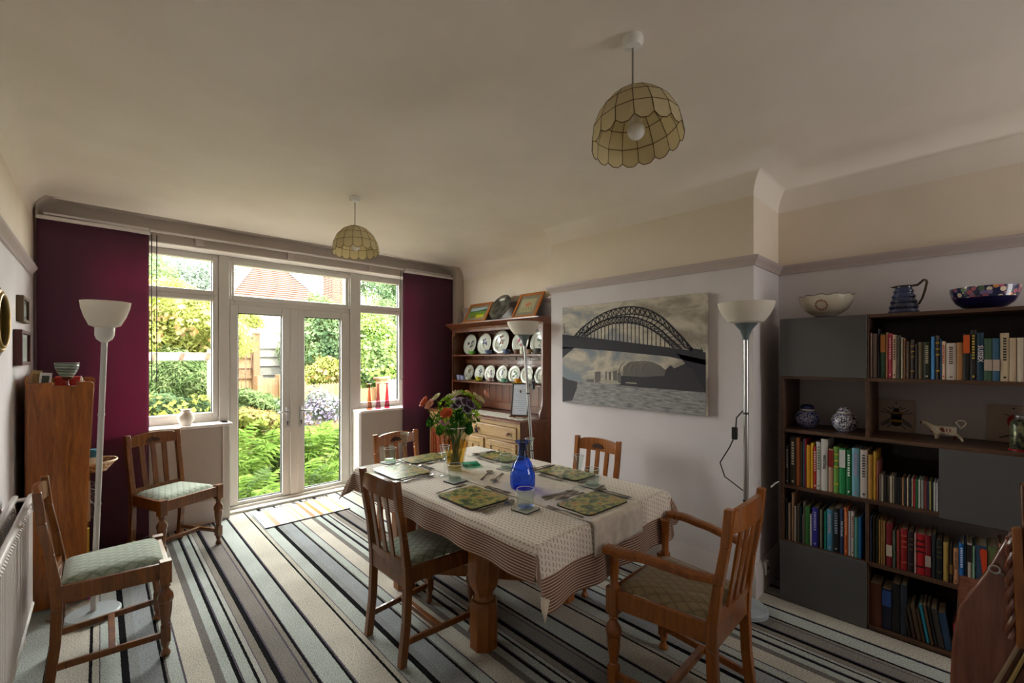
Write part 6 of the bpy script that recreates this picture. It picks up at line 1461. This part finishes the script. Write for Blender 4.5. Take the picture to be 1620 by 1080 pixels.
MB().box(-.306, -.298, BY0+.02, BY1, .05, 1.34).build('back_panel', m_panel_oak, cs, bev=.002)
ZT = 1.2722
t = thing('glass_goblet', 'large rippled green-tinted glass goblet on top of the oak bookshelf', 'goblet', (-.145, 3.74, ZT))
MB().lathe([(.034, 0), (.034, .003), (.01, .008), (.007, .02), (.008, .035)], 24).build('foot', m_glass, t)
gp_ = [(.008, .035), (.022, .045)] + [(.022 + .032*math.sin(R(90)*min(1, k/9)) + .0008*(-1)**k, .05 + .009*k) for k in range(1, 11)]
MB().lathe(gp_ + [(.047, .142), (.044, .142)], 32, capt=False).build('bowl', thin_glass('green_tint_glass', '#c4dccc', 1.6), t, ang=20)
b = MB()
for k in range(10): b.tube([((gp_[2+k][0]+.0005)*math.cos(a), (gp_[2+k][0]+.0005)*math.sin(a), gp_[2+k][1]) for a in [2*math.pi*j/28 for j in range(28)]], .0009, 4, closed=True)
o = b.build('ripple_rings', m_glassrim, t); o['kind'] = 'stuff'
t = thing('red_tin', 'red lidded box behind the glass goblet on the oak bookshelf', 'box', (-.145, 3.86, ZT)); MB().box(-.055, .055, -.04, .04, 0, .045).build('box_body', cover('#a82018'), t, bev=.003); MB().box(-.057, .057, -.042, .042, .045, .055).build('lid', cover('#b83028'), t, bev=.003)
for lab, x, y, w, h, c in (('tan card propped on the oak bookshelf, next to the wall', -.275, 3.70, .045, .10, '#a88a5c'), ('small black and white photograph propped on the oak bookshelf', -.235, 3.68, .05, .085, '#c8c8c4')):
    t = thing('propped_card', lab, 'photograph', (x, y, ZT)); t.rotation_euler = (R(-6), R(6), R(8)); MB().box(-w/2, w/2, 0, .004, 0.002, h).build('card', cover(c), t); MB().box(-w*.3, w*.3, -.001, 0, h*.25, h*.8).build('printed_image', cover('#3a4034' if 'small' in lab else '#8a6a3c'), t, smooth=False)
t = thing('shell_ornament', 'small pale horn-shaped ornament right of the goblet', 'ornament', (-.085, 3.72, ZT)); MB().tube([(-.01, 0, .002), (0, 0, .02), (.004, 0, .04), (0, 0, .062)], [.011, .009, .006, .001], 10).build('shell_body', m_cream, t); MB().tube([(.012, 0, .002), (.013, 0, .03)], [.008, .002], 8).build('side_spike', m_cream, t)
# things sticking out of the oak bookshelf
t = thing('wicker_basket', 'shallow oval wicker basket projecting from the oak bookshelf', 'basket', (-.02, 3.95, .7005))
b = MB()
for k in range(7):
    f = k/6; b.tube([((.05+.05*f)*math.cos(a), (.06+.06*f)*math.sin(a), .006 + .06*f) for a in [2*math.pi*j/36 for j in range(36)]], .0045, 5, closed=True)
b.build('woven_side', mottled('wicker', '#8a5c34', '#c8a070', .6, 60), t); MB().lathe([(.054, .0), (.054, .008)], 24, sx=1, sy=1.2).build('basket_floor', cover('#8a5c34'), t)
MB().tube([(.103*math.cos(a), .123*math.sin(a), .068) for a in [2*math.pi*j/36 for j in range(36)]], .006, 6, closed=True).build('rim', cover('#cfb896'), t)
t = thing('blue_canister', 'blue-lidded white canister inside the wicker basket', 'canister', (-.035, 3.93, .7085)); MB().lathe([(.028, .002), (.028, .09)], 20).build('canister_body', cover('#c8c4b8'), t); MB().lathe([(.029, .09), (.028, .13), (.02, .14)], 20).build('lid', cover('#2a6a84'), t)
t = thing('spiral_notebook', 'tall buff spiral notebook standing in the oak bookshelf', 'notebook', (-.10, 3.80, .4205)); MB().box(-.08, .055, -.008, .008, 0, .25).build('cover', cover('#b08a68'), t, bev=.001)
b = MB(); [b.tube([(.062, .010*math.cos(a), .012 + k*.0145 + .001*a) for a in (0, 1.6, 3.2)], .0016, 4) for k in range(16)]; o = b.build('spiral_wire', m_gasket, t); o['kind'] = 'stuff'
t = thing('silver_ribbon', 'crumpled silver ribbon hanging from the oak bookshelf', 'ribbon', (-.045, 3.85, .66)); b = MB(); rg = random.Random(3); pv = Vector((0, 0, 0))
for k in range(14):
    q = Vector((.02 + rg.uniform(-.03, .03), rg.uniform(-.02, .02), -.018*k + rg.uniform(-.01, .01))); b.bar(pv, q, .012, .001); pv = q
b.build('ribbon', m_silver, t)
t = thing('yellow_folder', 'yellow folder low in the oak bookshelf', 'folder', (-.10, 3.79, .0805)); MB().box(-.1, .05, -.01, .01, 0, .30).build('cover', cover('#c8a820'), t); 
t = thing('pink_box', 'small pink box at the foot of the oak bookshelf', 'box', (-.035, 3.66, 0.0)); MB().box(-.02, .02, -.03, .03, 0.0, .20).build('box_body', cover('#c050a0'), t)
def wall_picture(label, y0, y1, z0, z1, dep, c, ci):
    t = thing('framed_picture', label, 'picture', (XL, 0, 0)); s = .02
    f = MB(); f.box(0, dep, y0, y0+s, z0, z1); f.box(0, dep, y1-s, y1, z0, z1); f.box(0, dep, y0+s, y1-s, z0, z0+s); f.box(0, dep, y0+s, y1-s, z1-s, z1); f.build('frame', c, t, bev=.003)
    MB().box(0, dep*.6, y0+s, y1-s, z0+s, z1-s).build('picture', ci, t, smooth=False)
    MB().box(dep*.6, dep*.63, y0+s*2.2, y1-s*2.2, z0+s*2, z1-s*2).build('painted_scene', cover('#7a8074'), t, smooth=False)
wall_picture('small dark and gilt framed picture high on the left wall', 3.70, 3.98, 1.65, 1.80, .03, cover('#5c4a30'), cover('#2a2420'))
wall_picture('red-brown box-framed picture on the left wall above the bookshelf', 3.58, 3.98, 1.40, 1.60, .035, cover('#4a1c18'), cover('#8a9088'))
t = thing('oval_mirror', 'oval mirror in a gilt and purple frame at the left edge', 'mirror', (XL+.004, 2.80, 1.60))
MO = Matrix.Rotation(R(90), 3, 'Y')
def ring(r_, w_, q, m, nm): MB().tube([(q, (r_)*1.25*math.cos(a), r_*.92*math.sin(a)) for a in [2*math.pi*j/48 for j in range(48)]], w_, 8, closed=True).build(nm, m, t)
ring(.155, .014, .02, cover('#2c2038'), 'outer_frame'); ring(.135, .010, .035, m_gold, 'gilt_ring'); ring(.120, .006, .045, m_gold, 'inner_bead')
MB().lathe([(.12, 0), (.12, .03)], 48, M=MO @ Matrix.Diagonal((.92, 1.25, 1))).build('mirror_glass', mat('mirror_silver', '#8a9094', .05, 1), t)
# ---------------------------------------------------------------- door mat, sockets, small heater
m_rug = mat('striped_mat', '#dcd6cc', .95)
v = coord(m_rug, 'Object'); sp = N(m_rug, 'ShaderNodeSeparateXYZ'); m_rug.node_tree.links.new(v, sp.inputs[0]); fx = mathn(m_rug, 'ADD', mathn(m_rug, 'MULTIPLY', sp.outputs[0], 1/.72), .5)
setcol(m_rug, ramp(m_rug, fx, [(0, '#b8c0cc'), (.08, '#d8cfc4'), (.11, '#c88a74'), (.17, '#dcd6cc'), (.27, '#c8a890'), (.30, '#dcd6cc'), (.36, '#c8a870'), (.38, '#dcd6cc'), (.42, '#cf9c70'), (.45, '#dcd6cc'), (.52, '#d06c48'), (.57, '#dcd0b8'), (.62, '#d8703c'), (.67, '#dcd6cc'), (.74, '#cf9a58'), (.79, '#dcd6cc'), (.83, '#c8a890'), (.85, '#dcd6cc'), (.92, '#d09868'), (.95, '#dcd6cc')], 'CONSTANT'))
t = thing('door_mat', 'small white mat with orange stripes in front of the french doors', 'mat', (1.37, 4.335, 0), R(-.5))
MB().box(-.36, .36, -.255, .235, .0, .007).build('pile', m_rug, t, bev=.002); MB().box(-.362, .362, -.262, -.252, 0, .0085).build('dark_edge', m_gasket, t, smooth=False)
b = MB(); [b.box(-.3 + k*.075, -.27 + k*.075 + .01*(k % 3), .22, .237, .0, .0085) for k in range(8)]; o = b.build('dark_dashes', m_gasket, t, smooth=False); o['kind'] = 'stuff'
t = thing('wall_socket', 'white socket plate low on the side of the chimney breast', 'socket', (3.02, .90, .135)); MB().box(-.025, .025, -.028, 0, -.04, .04).build('plate', m_whitep, t, bev=.003); MB().box(-.008, .008, -.030, -.028, -.01, .01).build('switch', m_black, t, smooth=False)
t = thing('low_heater', 'low white slatted heater at the foot of the chimney wall', 'heater', (0, 0, 0))
MB().box(2.77, 2.825, 1.60, 2.25, .02, .05).box(2.77, 2.825, 1.60, 2.25, .40, .43).box(2.77, 2.825, 1.60, 1.625, .05, .40).box(2.77, 2.825, 2.225, 2.25, .05, .40).build('case', m_rad, t, bev=.004)
MB().box(2.80, 2.828, 1.63, 2.22, .05, .40).build('dark_core', m_gasket, t, smooth=False)
sl = MB().box(0, .02, 0, .02, .05, .40).mesh('slat', m_rad, False)
for k in range(14): share(sl, 'slat', t, (2.775, 1.64 + k*.042, 0))
t = thing('grey_floor_disc', 'small round grey disc on the floor behind the left uplighter base', 'disc', (-.165, 3.50, 0)); MB().lathe([(.055, 0), (.055, .012), (.045, .018)], 28).build('disc', cover('#7a7264'), t); MB().lathe([(.015, .018), (.012, .03)], 14).build('boss', cover('#7a7264'), t)
